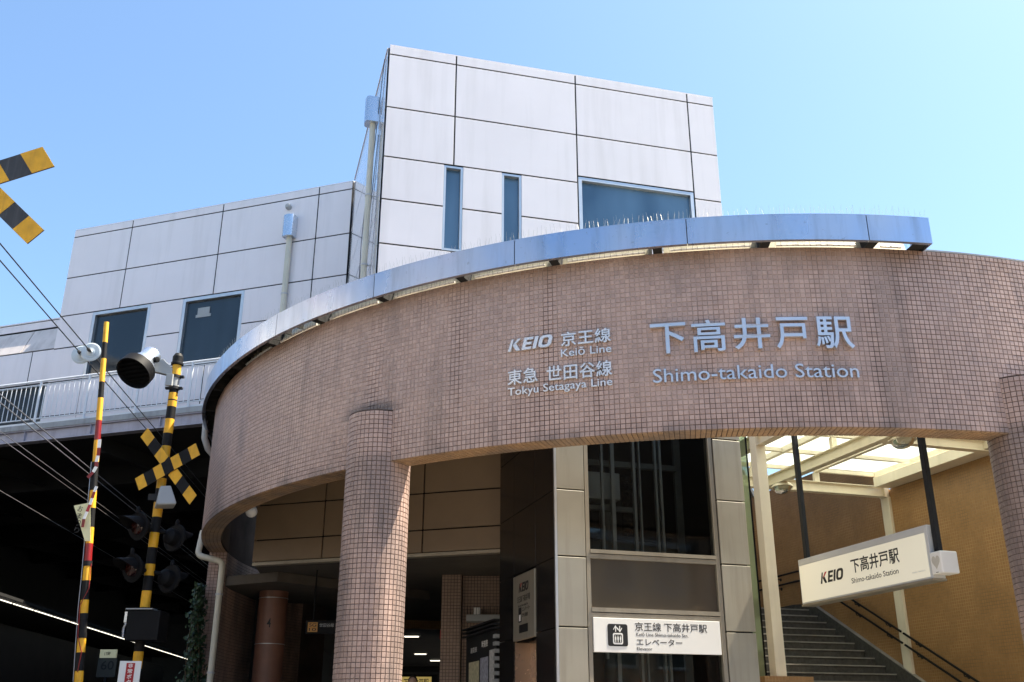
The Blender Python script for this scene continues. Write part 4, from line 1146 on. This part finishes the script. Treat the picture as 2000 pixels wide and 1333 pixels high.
# globe lamp at the left under the wall
gl_ = thing('globe_lamp', fr(-3.99, 15.0, 0, 4.6), 'white globe lamp under the left end of the curved wall', 'lamp')
part('globe', MB().lathe([(0.0,-0.09)] + [(0.09*math.cos(R(t)), 0.09*math.sin(R(t))) for t in range(-75, 90, 15)] + [(0.0,0.09)], 20), M_signwhite, gl_, fr(-3.99, 15.0, 0, 4.69), sm=60)
part('stem', MB().tube([(-3.99,15.0,4.77), (-3.99,15.0,6.42)], 0.015, 8), M_grey, gl_, Matrix())

# person deep in the hall, only the top of the head shows over the frame
pe = thing('person', fr(-1.62, 17.0, 0, 0.6), 'person in dark clothes standing in the dark hall, only the head showing', 'person')
def skin_body(name, joints, edges, mat, M):
    me = bpy.data.meshes.new(name)
    me.from_pydata([j[:3] for j in joints], edges, [])
    o = bpy.data.objects.new(name, me); me.materials.append(mat)
    place(o, pe, M)
    o.modifiers.new('skin', 'SKIN')
    if not me.skin_vertices: 
        pass
    sk = me.skin_vertices[0].data if me.skin_vertices else None
    if sk:
        for v_, j in zip(sk, joints):
            v_.radius = (j[3], j[4] if len(j) > 4 else j[3])
        sk[0].use_root = True
    sd = o.modifiers.new('sub', 'SUBSURF'); sd.levels = 1; sd.render_levels = 2
    return o
PM = fr(-1.62, 17.0, 0, 0.6)
J = [(0,0,0.95,0.15,0.11),(0,0,1.15,0.14,0.10),(0,0,1.40,0.16,0.11),(0,0,1.50,0.06,0.06),(0,-0.01,1.56,0.055,0.055),
     (0.19,0,1.42,0.06),(0.25,0,1.14,0.045),(0.26,-0.06,0.90,0.035),(-0.19,0,1.42,0.06),(-0.25,0,1.14,0.045),(-0.26,-0.06,0.90,0.035),
     (0.10,0,0.86,0.085),(0.11,-0.01,0.48,0.06),(0.11,0.01,0.09,0.045),(0.115,-0.14,0.04,0.04),(-0.10,0,0.86,0.085),(-0.11,-0.01,0.48,0.06),(-0.11,0.01,0.09,0.045),(-0.115,-0.14,0.04,0.04)]
Ed = [(0,1),(1,2),(2,3),(3,4),(2,5),(5,6),(6,7),(2,8),(8,9),(9,10),(0,11),(11,12),(12,13),(13,14),(0,15),(15,16),(16,17),(17,18)]
skin_body('body', J, Ed, pmat('dark_clothes', (0.03,0.03,0.035), 0.8), PM)
M_skin = pmat('skin', (0.42,0.26,0.19), 0.5, var=0.05)
M_hair = pmat('hair', (0.02,0.016,0.014), 0.5)
hd = MB().lathe([(0.0,-0.125)] + [(0.078*math.cos(R(t))*(1.0 if t > -20 else 0.92), 0.118*math.sin(R(t))) for t in range(-75, 90, 15)] + [(0.0,0.118)], 20)
hd.v = [(x, y * 1.18, z) for x, y, z in hd.v]
part('head', hd, M_skin, pe, PM @ Matrix.Translation((0,-0.015,1.68)), sm=70)
part('nose', MB().add([(0,-0.125,1.665),(-0.015,-0.10,1.655),(0.015,-0.10,1.655),(0,-0.095,1.705)], [(0,1,3),(0,3,2),(0,2,1)]), M_skin, pe, PM)
hr = MB().lathe([(0.085*math.cos(R(t)), 0.126*math.sin(R(t))) for t in range(5, 90, 12)] + [(0.0,0.127)], 20)
hr.v = [(x, y * 1.16, z) for x, y, z in hr.v]
part('hair', hr, M_hair, pe, PM @ Matrix.Translation((0, 0.008, 1.69)), sm=70)

# ================================================================ platform under the footbridge
TA = 95.7
def tr(x, y, s): return (x - 0.0993 * s, y + 0.995 * s)
pl = MB()
a0 = (-11.2, 18.0); 
PLF = fr(-10.27, 20.33, TA)      # u runs along the track away from us, +v to the left
o = part('platform', MB().box(-6, 22, 0.3, 6.0, 0.0, 1.1), M_under, None, PLF); o['kind'] = 'structure'
tag(part('platform_wall', MB().box(-8, 20, 1.2, 1.4, 1.1, 3.85), pmat('platform_wall_dark', (0.035,0.027,0.022), 0.7, var=0.2), None, PLF), 'dark brown platform wall beneath the row of lit tubes', 'wall')
tag(part('platform_roof', MB().box(-8, 19, 0.07, 4.0, 4.10, 4.16), M_under, None, PLF), 'dark platform roof carrying the row of lit tubes', 'roof')
tag(part('added_trackside_wall', MB().box(-14, 42, 7.0, 7.3, 0.0, 8.29), M_under, None, PLF), 'tall dark wall added past the covered platform to shut out side light', 'wall')  # added to keep light from the open left side out
k = 0
ords = ['first', 'second', 'third', 'fourth', 'fifth', 'sixth', 'seventh', 'eighth', 'ninth', 'tenth', 'eleventh', 'twelfth', 'thirteenth', 'fourteenth', 'fifteenth', 'sixteenth', 'seventeenth', 'eighteenth']
u = -0.6
while u < 17.5:
    t = thing('platform_light', PLF @ Matrix.Translation((u + 0.6, 0, 4.0)), 'lit tube in the row above the platform, %s from the left edge' % ords[k], 'light', 'row of lit tubes above the platform')
    part('housing', MB().box(u + 0.01, u + 1.22, -0.05, 0.05, 4.02, 4.055), M_black, t, PLF)
    part('tube', MB().tube([(u + 0.03, 0, 4.0), (u + 1.20, 0, 4.0)], 0.010, 8), M_light, t, PLF)
    u += 1.26; k += 1
# small lit number sign
ns_ = thing('number_sign', fr(-9.4, 24.0, 0, 2.8), 'dim platform sign with pale top and the number 60', 'sign')
part('board', MB().box(-9.6, -9.17, 24.0, 24.08, 2.70, 3.12), pmat('sign_dim', (0.05,0.05,0.04), 0.5), ns_, Matrix())
part('pale_top', MB().box(-9.58, -9.20, 23.99, 24.05, 3.125, 3.31), emit_mat('dim_lit', (0.75,0.72,0.45), 0.05), ns_, Matrix())
printed('lettering', '60', M_ink, ns_, Matrix(), -9.52, -9.22, 2.86, 3.06, 23.997, thick=0.004)
printed('lettering', '17時', M_ink, ns_, Matrix(), -9.47, -9.33, 3.17, 3.26, 23.988, thick=0.003)
part('post', MB().box(-9.42, -9.36, 24.02, 24.06, 1.1, 2.70), M_under, ns_, Matrix())

# ================================================================ overhead wires
def wire(x, y, z, label, pale=False, y0=-6, y1=26, r=0.008):
    pts = [(*tr(x, y, s), z - 0.0) for s in (y0, -2, 4, 12, y1)]
    tag(part('overhead_wire', MB().tube(pts, r, 6), M_wire_pale if pale else M_wire, None, Matrix()), label, 'wire', 'overhead wires above the tracks')
wire(-5.57, 9.61, 6.5, 'upper dark overhead wire crossing the white wing at the left')
wire(-5.77, 10.01, 6.5, 'lower dark overhead wire crossing the white wing at the left')
wire(-7.26, 13.3, 6.0, 'upper of two pale wires passing below the footbridge railing', True, r=0.009)
wire(-7.45, 13.75, 6.0, 'lower of two pale wires passing below the footbridge railing', True, r=0.009)
wire(-8.16, 15.2, 6.0, 'upper of two thin wires against the dark footbridge underside', True, r=0.006)
wire(-8.36, 15.6, 6.0, 'lower of two thin wires against the dark footbridge underside', True, r=0.006)
wire(-10.2, 19.4, 6.0, 'single wire lowest at the left under the footbridge', True, r=0.008)
for (x, y, z, lab) in ((-5.90, 12.9, 6.5, 'ribbed disc insulator on the upper wire'), (-6.06, 12.98, 6.49, 'ribbed disc insulator on the lower wire')):
    t = thing('wire_insulator', Matrix.Translation((x, y, z)), lab, 'insulator', 'disc insulators on the overhead wires')
    prof = [(r_ * 1.08, h_ * 0.45) for r_, h_ in [(0.02,-0.09),(0.03,-0.06),(0.055,-0.045),(0.055,-0.03),(0.08,-0.036),(0.08,-0.02),(0.11,-0.028),(0.128,-0.01),(0.128,0.0),(0.05,0.03),(0.03,0.07),(0.02,0.1)]]
    part('disc', MB().lathe(prof, 28, (0,0,0), (-0.0993,0.995,0)), M_porcelain, t, sm=25)
    part('cap', MB().lathe([(0.0,-0.14),(0.022,-0.13),(0.026,-0.09),(0.0,-0.085)], 12, (0,0,0), (-0.0993,0.995,0)), M_wire, t, sm=40)

# ================================================================ level crossing signal
PX0, PY0 = -5.066, 14.0
PO = fr(PX0, PY0)
cs = thing('crossing_signal', PO, 'level crossing signal post with yellow and black bands, round lamps and crossbuck', 'crossing signal')
bands = [(6.70,6.50,'Y'),(6.50,6.32,'G'),(6.32,6.26,'K'),(6.26,6.155,'Y'),(6.155,6.135,'K'),(6.135,6.045,'Y'),(6.045,5.855,'K'),(5.855,5.636,'Y'),(5.636,5.442,'K'),(5.442,5.20,'Y'),(5.20,4.96,'K'),(4.96,4.81,'Y'),(4.81,4.61,'K'),(4.61,4.40,'Y'),(4.40,4.18,'K'),(4.18,3.97,'Y'),(3.97,3.74,'K'),(3.74,3.58,'Y'),(3.58,3.375,'K'),(3.375,3.15,'Y'),(3.15,2.57,'K'),(2.57,2.35,'Y'),(2.35,2.12,'K'),(2.12,1.9,'Y'),(1.9,1.68,'K'),(1.68,1.45,'Y'),(1.45,0.0,'K')]
for zt, zb, c in bands:
    part('band', MB().lathe([(0.0,zb),(0.066,zb),(0.066,zt),(0.0,zt)], 28), {'Y': M_yellow, 'K': M_wblack, 'G': M_grey}[c], cs, PO, sm=30)
part('cap', MB().lathe([(0.074,6.70),(0.092,6.71),(0.092,6.74),(0.078,6.75),(0.078,6.84),(0.05,6.89),(0.0,6.90)], 16), M_wblack, cs, PO, sm=25)
for z_ in (6.52, 6.34):
    part('clamp', MB().lathe([(0.068,z_-0.02),(0.08,z_-0.02),(0.08,z_+0.02),(0.068,z_+0.02)], 20).box(0.07,0.125,-0.03,0.03,z_-0.015,z_+0.015).box(-0.125,-0.07,-0.03,0.03,z_-0.015,z_+0.015), M_black_soft, cs, PO)
part('cable_box', MB().box(-0.10, 0.0, -0.12, -0.067, 6.345, 6.53), M_grey, cs, PO, bevel=0.006)
# crossbuck
def buck(center, along, across, n, name_par, y, ycol, yl=1.0):
    al, ac = Vector(along), Vector(across)
    c0 = Vector(center)
    th = 0.012
    def quad(t0, t1, grow, ya, yb):
        ps = []
        for t, s_ in ((t0,-1),(t1,-1),(t1,1),(t0,1)):
            q = c0 + al * t + ac * (0.5 * s_ * grow); ps.append((q.x, q.y))
        return MB().prism(ps, ya, yb)
    h = n / 2
    b = part('crossbuck_board', quad(-h, h, 1.0, y, y + th), M_wblack, name_par, Matrix())
    for k_ in range(0, n, 2):
        part('yellow_stripe', quad(-h + k_ + 0.5 - yl / 2, -h + k_ + 0.5 + yl / 2, 0.995, y - 0.004, y - 0.0005), ycol, b, Matrix())
buck((-4.948, 5.117), (0.1188, -0.1415), (0.086, 0.136), 7, cs, 13.86, M_yellow)
buck((-4.948, 5.098), (0.1162, 0.0753), (0.081, -0.174), 7, cs, 13.835, M_yellow, 0.93)
# big beacon on top
ax = Vector((-0.22, -0.60, -0.77)).normalized()
b0 = Vector((-0.42, -0.02, 6.83))
bc = part('beacon_body', MB().lathe([(0.0,-0.09),(0.125,-0.085),(0.145,-0.06),(0.15,0.10),(0.16,0.13),(0.20,0.22),(0.235,0.33),(0.24,0.36),(0.22,0.36)], 36, b0, ax), M_silver, cs, PO, sm=30)
part('rim', MB().lathe([(0.241,0.30),(0.262,0.31),(0.268,0.47),(0.25,0.47),(0.235,0.37)], 36, b0, ax), M_black, bc, PO, sm=30)
part('louvre_disc', MB().lathe([(0.0,0.37),(0.238,0.37)], 30, b0, ax), M_black, bc, PO)
sidev = ax.cross(Vector((0,0,1))).normalized(); upv = sidev.cross(ax).normalized()
for k_ in (-0.14, -0.07, 0.0, 0.07, 0.14):
    hwid = math.sqrt(0.24**2 - k_**2)
    c_ = b0 + ax * 0.42 + upv * k_
    part('louvre', MB().bar(c_ - sidev * hwid, c_ + sidev * hwid, 0.07, 0.004), M_black, bc, PO)
part('knob', MB().lathe([(0.0,0.0),(0.045,0.0),(0.045,0.05),(0.0,0.055)], 16, b0 + sidev * (-0.17) + ax * 0.12, sidev * -1), M_black, bc, PO, sm=40)
part('arm', MB().prism([(-0.36, 6.60), (-0.04, 6.52), (-0.04, 6.63), (-0.2, 6.79), (-0.36, 6.76)], -0.06, 0.04), M_grey, cs, PO, bevel=0.006)
# speaker
Mspk = PO @ Matrix.Translation((0.135, -0.10, 4.55)) @ Matrix.Rotation(R(-8), 4, 'Y') @ Matrix.Rotation(R(25), 4, 'Z')
tp, bt = 0.07, 0.135
part('speaker', MB().add([(-bt,-bt,0),(bt,-bt,0),(bt,bt,0),(-bt,bt,0),(-tp,-tp,0.27),(tp,-tp,0.27),(tp,tp,0.27),(-tp,tp,0.27),(-bt*.9,-bt*.9,-0.02),(bt*.9,-bt*.9,-0.02),(bt*.9,bt*.9,-0.02),(-bt*.9,bt*.9,-0.02)],
     [(4,5,6,7),(0,1,5,4),(1,2,6,5),(2,3,7,6),(3,0,4,7),(8,9,1,0),(9,10,2,1),(10,11,3,2),(11,8,0,3),(11,10,9,8)]), M_grey, cs, Mspk, bevel=0.012)
part('speaker_bracket', MB().box(-0.13, 0.10, -0.095, -0.067, 4.63, 4.72), M_black_soft, cs, PO)
# round lamps
def round_lamp(c, d, front=True):
    d = Vector(d).normalized(); c = Vector(c)
    h = part('lamp_disc', MB().lathe([(0.0,-0.02),(0.19,-0.02),(0.20,0.0),(0.195,0.012),(0.13,0.012),(0.13,0.02),(0.0,0.02)], 32, c, d), M_black, cs, PO, sm=30)
    part('lens', MB().lathe([(0.115,0.02),(0.10,0.045),(0.05,0.062),(0.0,0.066)], 24, c, d), M_lens, h, PO, sm=50)
    sx = d.cross(Vector((0,0,1))).normalized(); sy = sx.cross(d).normalized()
    mb = MB(); n = 18; vs_ = []
    for k_ in range(n + 1):
        t = R(-10 + 200 * k_ / n)
        dirv = sx * math.cos(t) + sy * math.sin(t)
        ln_ = 0.08 + 0.20 * max(0.0, math.sin(t)) ** 0.7
        vs_ += [c + dirv * 0.135 + d * 0.015, c + dirv * 0.138 + d * ln_, c + dirv * 0.145 + d * ln_, c + dirv * 0.142 + d * 0.015]
    fs = []
    for k_ in range(n):
        for e in range(4): fs.append((4*k_+e, 4*k_+(e+1) % 4, 4*k_+4+(e+1) % 4, 4*k_+4+e))
    part('hood', mb.add(vs_, fs), M_black, h, PO, sm=40)
    part('housing', MB().lathe([(0.12,-0.02),(0.11,-0.12),(0.06,-0.16),(0.0,-0.165)], 24, c, d), M_black, h, PO, sm=40)
    part('top_knob', MB().lathe([(0.03,0),(0.035,0.05),(0.02,0.09),(0,0.095)], 12, c + sy * 0.18, sy), M_black, h, PO, sm=40)
for z_ in (4.235, 3.66):
    round_lamp((-0.17, -0.20, z_), (-0.50, -0.84, -0.16))
    round_lamp((0.24, 0.16, z_ - 0.10), (0.45, 0.88, -0.1))
    part('lamp_arm', MB().tube([(-0.14, -0.10, z_), (0.20, 0.10, z_ - 0.05)], 0.03, 10), M_black, cs, PO, sm=40)
# cabinet
part('cabinet', MB().box(-0.13, 0.31, -0.24, 0.14, 2.70, 3.09), M_black, cs, PO, bevel=0.008)
part('cabinet_lid', MB().box(-0.16, 0.2, -0.26, 0.1, 3.10, 3.115), M_grey, cs, PO)
part('latch', MB().tube([(-0.14, -0.2, 3.03), (-0.155, -0.21, 2.9), (-0.175, -0.2, 2.86), (-0.17, -0.2, 2.74)], 0.018, 8).box(-0.17,-0.135,-0.245,-0.15,2.93,3.07), M_silver, cs, PO)
# emergency button plate
eb = thing('emergency_sign', fr(-5.1, 13.8, 4, 2.0), 'white emergency button sign with red downward arrow below the black cabinet', 'sign')
EBF = fr(-5.075, 13.78, 6)
part('plate', MB().box(-0.14, 0.14, 0.0, 0.012, 1.75, 2.435), M_signwhite, eb, EBF, bevel=0.003)
part('arrow', MB().prism([(-0.05,2.41),(0.06,2.41),(0.06,2.14),(0.10,2.14),(0.005,2.02),(-0.09,2.14),(-0.05,2.14)], -0.003, -0.0005), M_red, eb, EBF)
for k_, ch in enumerate('非常ボタン'):
    zc = 2.375 - 0.068 * k_
    printed('lettering', ch, M_signwhite, eb, EBF, -0.025, 0.035, zc - 0.028, zc + 0.028, -0.0035, thick=0.002, off=0.016)
part('post', MB().box(-0.03, 0.03, 0.013, 0.05, 0.0, 2.3), M_grey, eb, EBF)

# ================================================================ raised barrier arm
bar_ = thing('crossing_barrier', fr(-4.87, 12.0, 0, 0.9), 'raised yellow and black crossing barrier pole at the left', 'barrier')
A0, A1 = Vector((-5.348, 12.0, 6.577)), Vector((-4.991, 12.0, 2.094))
def apt(z): return A0 + (A1 - A0) * ((6.577 - z) / (6.577 - 2.094))
ab = [(6.577,6.29,'Y'),(6.29,6.065,'K'),(6.065,5.745,'Y'),(5.745,5.53,'K'),(5.53,5.23,'Y'),(5.23,4.97,'R'),(4.97,4.69,'Y'),(4.69,4.33,'K'),(4.33,4.11,'Y'),(4.11,3.875,'K'),(3.875,3.68,'Y'),(3.68,3.44,'R'),(3.44,3.24,'Y'),(3.24,3.015,'K'),(3.015,2.835,'Y'),(2.835,2.61,'K'),(2.61,2.42,'Y'),(2.42,2.215,'K'),(2.215,1.98,'Y'),(1.98,1.75,'K'),(1.75,1.5,'Y'),(1.5,1.1,'K')]
for zt, zb, c in ab:
    part('band', MB().tube([apt(zt), apt(zb)], 0.031 + 0.004 * (6.577 - zt), 20, 0.031 + 0.004 * (6.577 - zb)), {'Y': M_yellow, 'K': M_wblack, 'R': M_redband}[c], bar_, Matrix(), sm=40)
part('machine', MB().box(-5.1, -4.65, 11.8, 12.3, 0.0, 1.15), M_grey, bar_, Matrix(), bevel=0.03)
for zc in (3.44, 2.83, 2.61):
    part('clamp', MB().tube([apt(zc + 0.03), apt(zc - 0.03)], 0.052, 16), M_wblack, bar_, Matrix(), sm=40)
part('cord', MB().tube([apt(4.69) + Vector((-0.045,-0.02,0)), apt(4.0) + Vector((-0.05,-0.02,0)), apt(3.3) + Vector((-0.05,-0.03,0)), apt(2.9) + Vector((-0.06,-0.03,0)), apt(2.1) + Vector((-0.05,-0.03,0))], 0.005, 6), M_wire_pale, bar_, Matrix())
part('cord', MB().tube([apt(3.44) + Vector((0.05,-0.02,0)), apt(3.15) + Vector((0.05,-0.03,0)), apt(2.95) + Vector((-0.03,-0.05,0)), apt(2.6) + Vector((-0.03,-0.05,0)), apt(2.42) + Vector((0.03,-0.05,0)), apt(2.2) + Vector((0.0,-0.05,0))], 0.005, 6), M_redband, bar_, Matrix())
def ribbon(pts, w, name, par, mats):
    for k_ in range(len(pts) - 1):
        a, b = Vector(pts[k_]), Vector(pts[k_ + 1])
        d = (b - a).normalized(); s_ = Vector((d.z, 0, -d.x)) * (w / 2)
        t_ = Vector((0, -0.004, 0))
        part(name, MB().add([a - s_, a + s_, b + s_, b - s_, a - s_ + t_, a + s_ + t_, b + s_ + t_, b - s_ + t_], [(0,1,2,3),(7,6,5,4),(0,4,5,1),(1,5,6,2),(2,6,7,3),(3,7,4,0)]), mats[k_ % 2], par, Matrix())
tp_ = thing('barrier_tape', Matrix.Translation(apt(4.9)), 'red and white striped tape tied round the upper barrier pole', 'tape')
ribbon([apt(4.97) + Vector((0.05,-0.05,0)), apt(4.86) + Vector((0.05,-0.055,0)), apt(4.76) + Vector((0.045,-0.05,0)), apt(4.68) + Vector((0.03,-0.05,0)), apt(4.62) + Vector((0.035,-0.052,0)), apt(4.55) + Vector((0.0,-0.05,0)), apt(4.48) + Vector((-0.06,-0.055,0))], 0.04, 'tape_stripe', tp_, [M_signwhite, M_redband])
t2_ = thing('barrier_tape', Matrix.Translation(apt(4.3)), 'red and white striped tape hanging over the paper notice on the barrier pole', 'tape')
ribbon([apt(4.37) + Vector((0.06,-0.06,0)), apt(4.30) + Vector((0.04,-0.065,0)), apt(4.22) + Vector((0.02,-0.066,0)), apt(4.14) + Vector((0.0,-0.07,0)), apt(4.05) + Vector((-0.02,-0.09,0)), apt(3.96) + Vector((-0.05,-0.09,0)), apt(3.86) + Vector((-0.06,-0.09,0))], 0.035, 'tape_stripe', t2_, [M_signwhite, M_redband])
nt_ = thing('paper_notice', Matrix.Translation(apt(3.9)), 'yellowed handwritten paper notice tied to the barrier pole', 'notice')
q0 = apt(3.72)
paper = [apt(4.13) + Vector((-0.20,-0.06,0.0)), apt(4.17) + Vector((0.0,-0.06,0.0)), apt(3.70) + Vector((0.035,-0.06,0)), apt(3.70) + Vector((-0.03,-0.06,0))]
part('sheet', MB().add([tuple(p) for p in paper] + [tuple(p + Vector((0,0.003,0))) for p in paper], [(0,1,2,3),(7,6,5,4),(0,4,5,1),(1,5,6,2),(2,6,7,3),(3,7,4,0)]), M_paper, nt_, Matrix())
NF = Matrix.Translation(apt(4.05) + Vector((-0.09,-0.064,0))) @ Matrix.Rotation(R(12), 4, 'Y')
for k_, ch in enumerate('おまつり'):
    printed('lettering', ch, M_ink, nt_, NF, -0.065 + 0.017*k_, -0.005 + 0.017*k_, 0.0 - 0.085*k_, 0.07 - 0.085*k_, 0.0, thick=0.002, off=0.0)

# ================================================================ near crossbuck at the top left
cb = thing('crossbuck_sign', fr(-4.75, 7.7), 'large worn yellow and black crossbuck at the upper left edge', 'crossbuck')
def big_board(center, along, across, half, pitch, y):
    al, ac = Vector(along).normalized(), Vector(across); c0 = Vector(center)
    def quad(t0, t1, grow, ya, yb):
        ps = []
        for t, s_ in ((t0,-1),(t1,-1),(t1,1),(t0,1)):
            q = c0 + al * t + ac * (0.5 * s_ * grow); ps.append((q.x, q.y))
        return MB().prism(ps, ya, yb)
    b = part('board', quad(-half, half, 1.0, y, y + 0.014), M_wblack_worn, cb, Matrix(), bevel=0.002)
    t = half; k_ = 0
    while t > -half + 0.02:
        e = max(t - pitch, -half)
        if k_ % 2 == 0: part('yellow_stripe', quad(e, t, 0.992, y - 0.003, y - 0.0005), M_yellow, b, Matrix())
        t = e; k_ += 1
big_board((-4.73, 6.13), (0.58, 0.227), (-0.140, 0.2015), 0.623, 0.20, 7.60)
big_board((-4.73, 6.11), (0.595, -0.545), (0.122, 0.134), 0.81, 0.205, 7.62)
part('post', MB().tube([(-4.86, 7.72, 0), (-4.86, 7.72, 6.22)], 0.06, 20), M_yellow, cb, Matrix(), sm=40)
part('clamp', MB().box(-4.95, -4.62, 7.636, 7.66, 6.0, 6.2), M_black_soft, cb, Matrix())

# ================================================================ rainwater pipe and ivy at the left pier
rp = thing('rainwater_pipe', fr(-5.36, 17.0), 'cream rainwater pipe with two bends at the left end of the tiled wall', 'pipe')
part('upper_pipe', MB().tube([(-5.50,17.0,6.80),(-5.49,17.0,6.42),(-5.44,17.1,6.25),(-5.36,17.35,6.15)], 0.055, 14), M_pipe_grey, rp, Matrix(), sm=40)
def bend(pts, rad=0.09, n=5):
    out = [Vector(pts[0])]
    for a, b, c in zip(pts[:-2], pts[1:-1], pts[2:]):
        a, b, c = Vector(a), Vector(b), Vector(c)
        p = b + (a - b).normalized() * rad; q = b + (c - b).normalized() * rad
        for k_ in range(n + 1):
            t = k_ / n
            out.append(p * (1-t)**2 + b * (2*t*(1-t)) + q * t**2)
    out.append(Vector(pts[-1]))
    return out
part('pipe', MB().tube(bend([(-5.36,17.12,4.78),(-5.37,17.0,4.35),(-4.93,17.0,4.24),(-4.93,17.0,0.0)]), 0.052, 14), M_pipe, rp, Matrix(), sm=40)
for z_ in (3.7, 2.45):
    part('bracket', MB().lathe([(0.054,-0.015),(0.062,-0.015),(0.062,0.015),(0.054,0.015)], 16, (-4.93,17.0,z_)), M_pipe_grey, rp, Matrix())

iv = thing('ivy', fr(-5.3, 17.2), 'dark green ivy climbing the left end of the tiled wall', 'plant')
mb = MB()
for k_ in range(2400):
    z_ = 1.4 + 2.5 * random.random() ** 1.25
    wid = 0.04 + 0.19 * max(0.0, (3.95 - z_) / 2.5)
    x = -5.36 + 0.10 * (3.9 - z_) / 2.5 + random.gauss(0, 1) * wid * 0.55
    y = 17.28 + random.gauss(0, 0.10)
    if z_ > 3.75 and abs(x + 5.36) > 0.09: continue
    sz = random.uniform(0.025, 0.05)
    nrm = Vector((random.gauss(-0.2, 0.6), random.gauss(-0.8, 0.4), random.gauss(0.4, 0.5))).normalized()
    a = nrm.cross(Vector((0, 0, 1))).normalized(); b = a.cross(nrm)
    ang = random.uniform(-0.9, 0.9); a, b = a * math.cos(ang) + b * math.sin(ang), b * math.cos(ang) - a * math.sin(ang)
    c_ = Vector((x, y, z_))
    mb.add([c_ - b * sz, c_ + a * sz * 0.8 - b * sz * 0.2 + nrm * 0.006, c_ + b * sz * 1.1, c_ - a * sz * 0.8 - b * sz * 0.2 + nrm * 0.006], [(0,1,2),(0,2,3)])
part('foliage', mb, M_leaf, iv, Matrix(), kind='stuff')
for k_ in range(4):
    x0 = -5.40 + 0.07 * k_
    part('stem', MB().tube([(x0, 17.2, 0.6), (x0 + 0.04, 17.18, 1.8), (x0 - 0.03, 17.2, 2.8), (-5.37, 17.2, 3.7)], 0.010, 6), M_stem, iv, Matrix())

# ================================================================ low shops across the street (they show in the elevator glass)
def shop(x0, x1, y, h, wall_m, label, floors, bays, sign_m, F=None):
    F = F or fr(x0, y)
    t = thing('shop_building', F, label, 'building')
    w_ = x1 - x0
    part('wall', MB().box(0, w_, -7, 0, 0, h), wall_m, t, F)
    part('cornice', MB().box(-0.1, w_ + 0.1, -7.05, 0.15, h + 0.002, h + 0.25), M_concrete, t, F)
    part('shop_front', MB().box(0.3, w_ - 0.3, 0.003, 0.06, 0.2, 2.5), M_window_dark, t, F)
    part('fascia_board', MB().box(0.15, w_ - 0.15, 0.003, 0.25, 2.6, 3.3), sign_m, t, F, bevel=0.02)
    part('awning', MB().add([(0.2,0.26,2.62),(w_-0.2,0.26,2.62),(w_-0.2,1.3,2.3),(0.2,1.3,2.3),(0.2,0.26,2.58),(w_-0.2,0.26,2.58),(w_-0.2,1.3,2.26),(0.2,1.3,2.26)], [(0,1,2,3),(7,6,5,4),(0,4,5,1),(1,5,6,2),(2,6,7,3),(3,7,4,0)]), sign_m, t, F)
    for f_ in range(1, floors):
        for b_ in range(bays):
            cx_ = w_ * (b_ + 0.5) / bays; z0_ = 0.9 + f_ * 3.0
            wf = part('window', MB().box(cx_-0.75, cx_+0.75, 0.003, 0.07, z0_, z0_+1.35), M_alu, t, F)
            part('pane', MB().box(cx_-0.68, cx_-0.02, 0.072, 0.078, z0_+0.07, z0_+1.28).box(cx_+0.02, cx_+0.68, 0.072, 0.078, z0_+0.07, z0_+1.28), M_window_dark, wf, F)
            part('sill', MB().box(cx_-0.85, cx_+0.85, 0.002, 0.16, z0_-0.08, z0_-0.005), M_concrete, t, F)
M_brick_w = pmat('brown_render', (0.30,0.20,0.13), 0.8, var=0.15, streak=0.4)
M_grey_w = pmat('grey_render', (0.36,0.35,0.33), 0.8, var=0.12, streak=0.4)
M_tan_w = pmat('tan_render', (0.46,0.37,0.25), 0.8, var=0.12, streak=0.4)
shop(-16, -7.5, -9.5, 8.6, M_grey_w, 'grey rendered shop house across the street, left of three', 3, 3, pmat('shop_board_green', (0.06,0.14,0.09), 0.5))
shop(-7.0, 2.5, -10.0, 7.2, M_tan_w, 'tan rendered shop house across the street, between the grey and brown ones', 2, 4, pmat('shop_board_white', (0.6,0.58,0.52), 0.5))
shop(3.0, 13, -9.5, 9.4, M_brick_w, 'brown rendered shop house across the street, right of three', 3, 4, pmat('shop_board_orange', (0.45,0.16,0.04), 0.5))
shop(13.5, 24, -9.8, 8.8, M_tan_w, 'tan rendered shop house across the street, far to the right', 3, 4, pmat('shop_board_rust', (0.40,0.13,0.04), 0.5))
shop(24.5, 38, -9.5, 10.5, M_brick_w, 'brown rendered shop house across the street, farthest to the right', 3, 5, pmat('shop_board_cream', (0.62,0.52,0.32), 0.5))
# unseen blocks added on the left: sunlit, they bounce light onto the shaded fronts
M_pale_w = pmat('pale_render', (0.68,0.62,0.54), 0.8, var=0.06, streak=0.25, dirt=(0.4,0.36,0.3))
M_white_w = pmat('white_render', (0.76,0.73,0.70), 0.8, var=0.05, streak=0.25, dirt=(0.45,0.42,0.4))
for x0_, y0_, w_, h_, m_, f_, lb_ in ((-13.5, 6.5, 9.5, 12.2, M_white_w, 4, 'unseen white block added to bounce light, left of the crossing, nearest the tracks'), (-13.9, -3.5, 11, 10.8, M_pale_w, 3, 'unseen cream block added to bounce light, left of the street, second from the tracks'), (-19.5, 21, 13, 14.0, M_white_w, 4, 'unseen white block added to bounce light beyond the tracks on the left'), (-13.5, -15, 12, 13.0, M_white_w, 4, 'unseen white block added to bounce light, left of the street, farthest from the tracks')):
    shop(0, w_, 0, h_, m_, lb_, f_, 4, pmat('shop_board_dark', (0.10,0.09,0.09), 0.5), F=fr(x0_, y0_, -90))
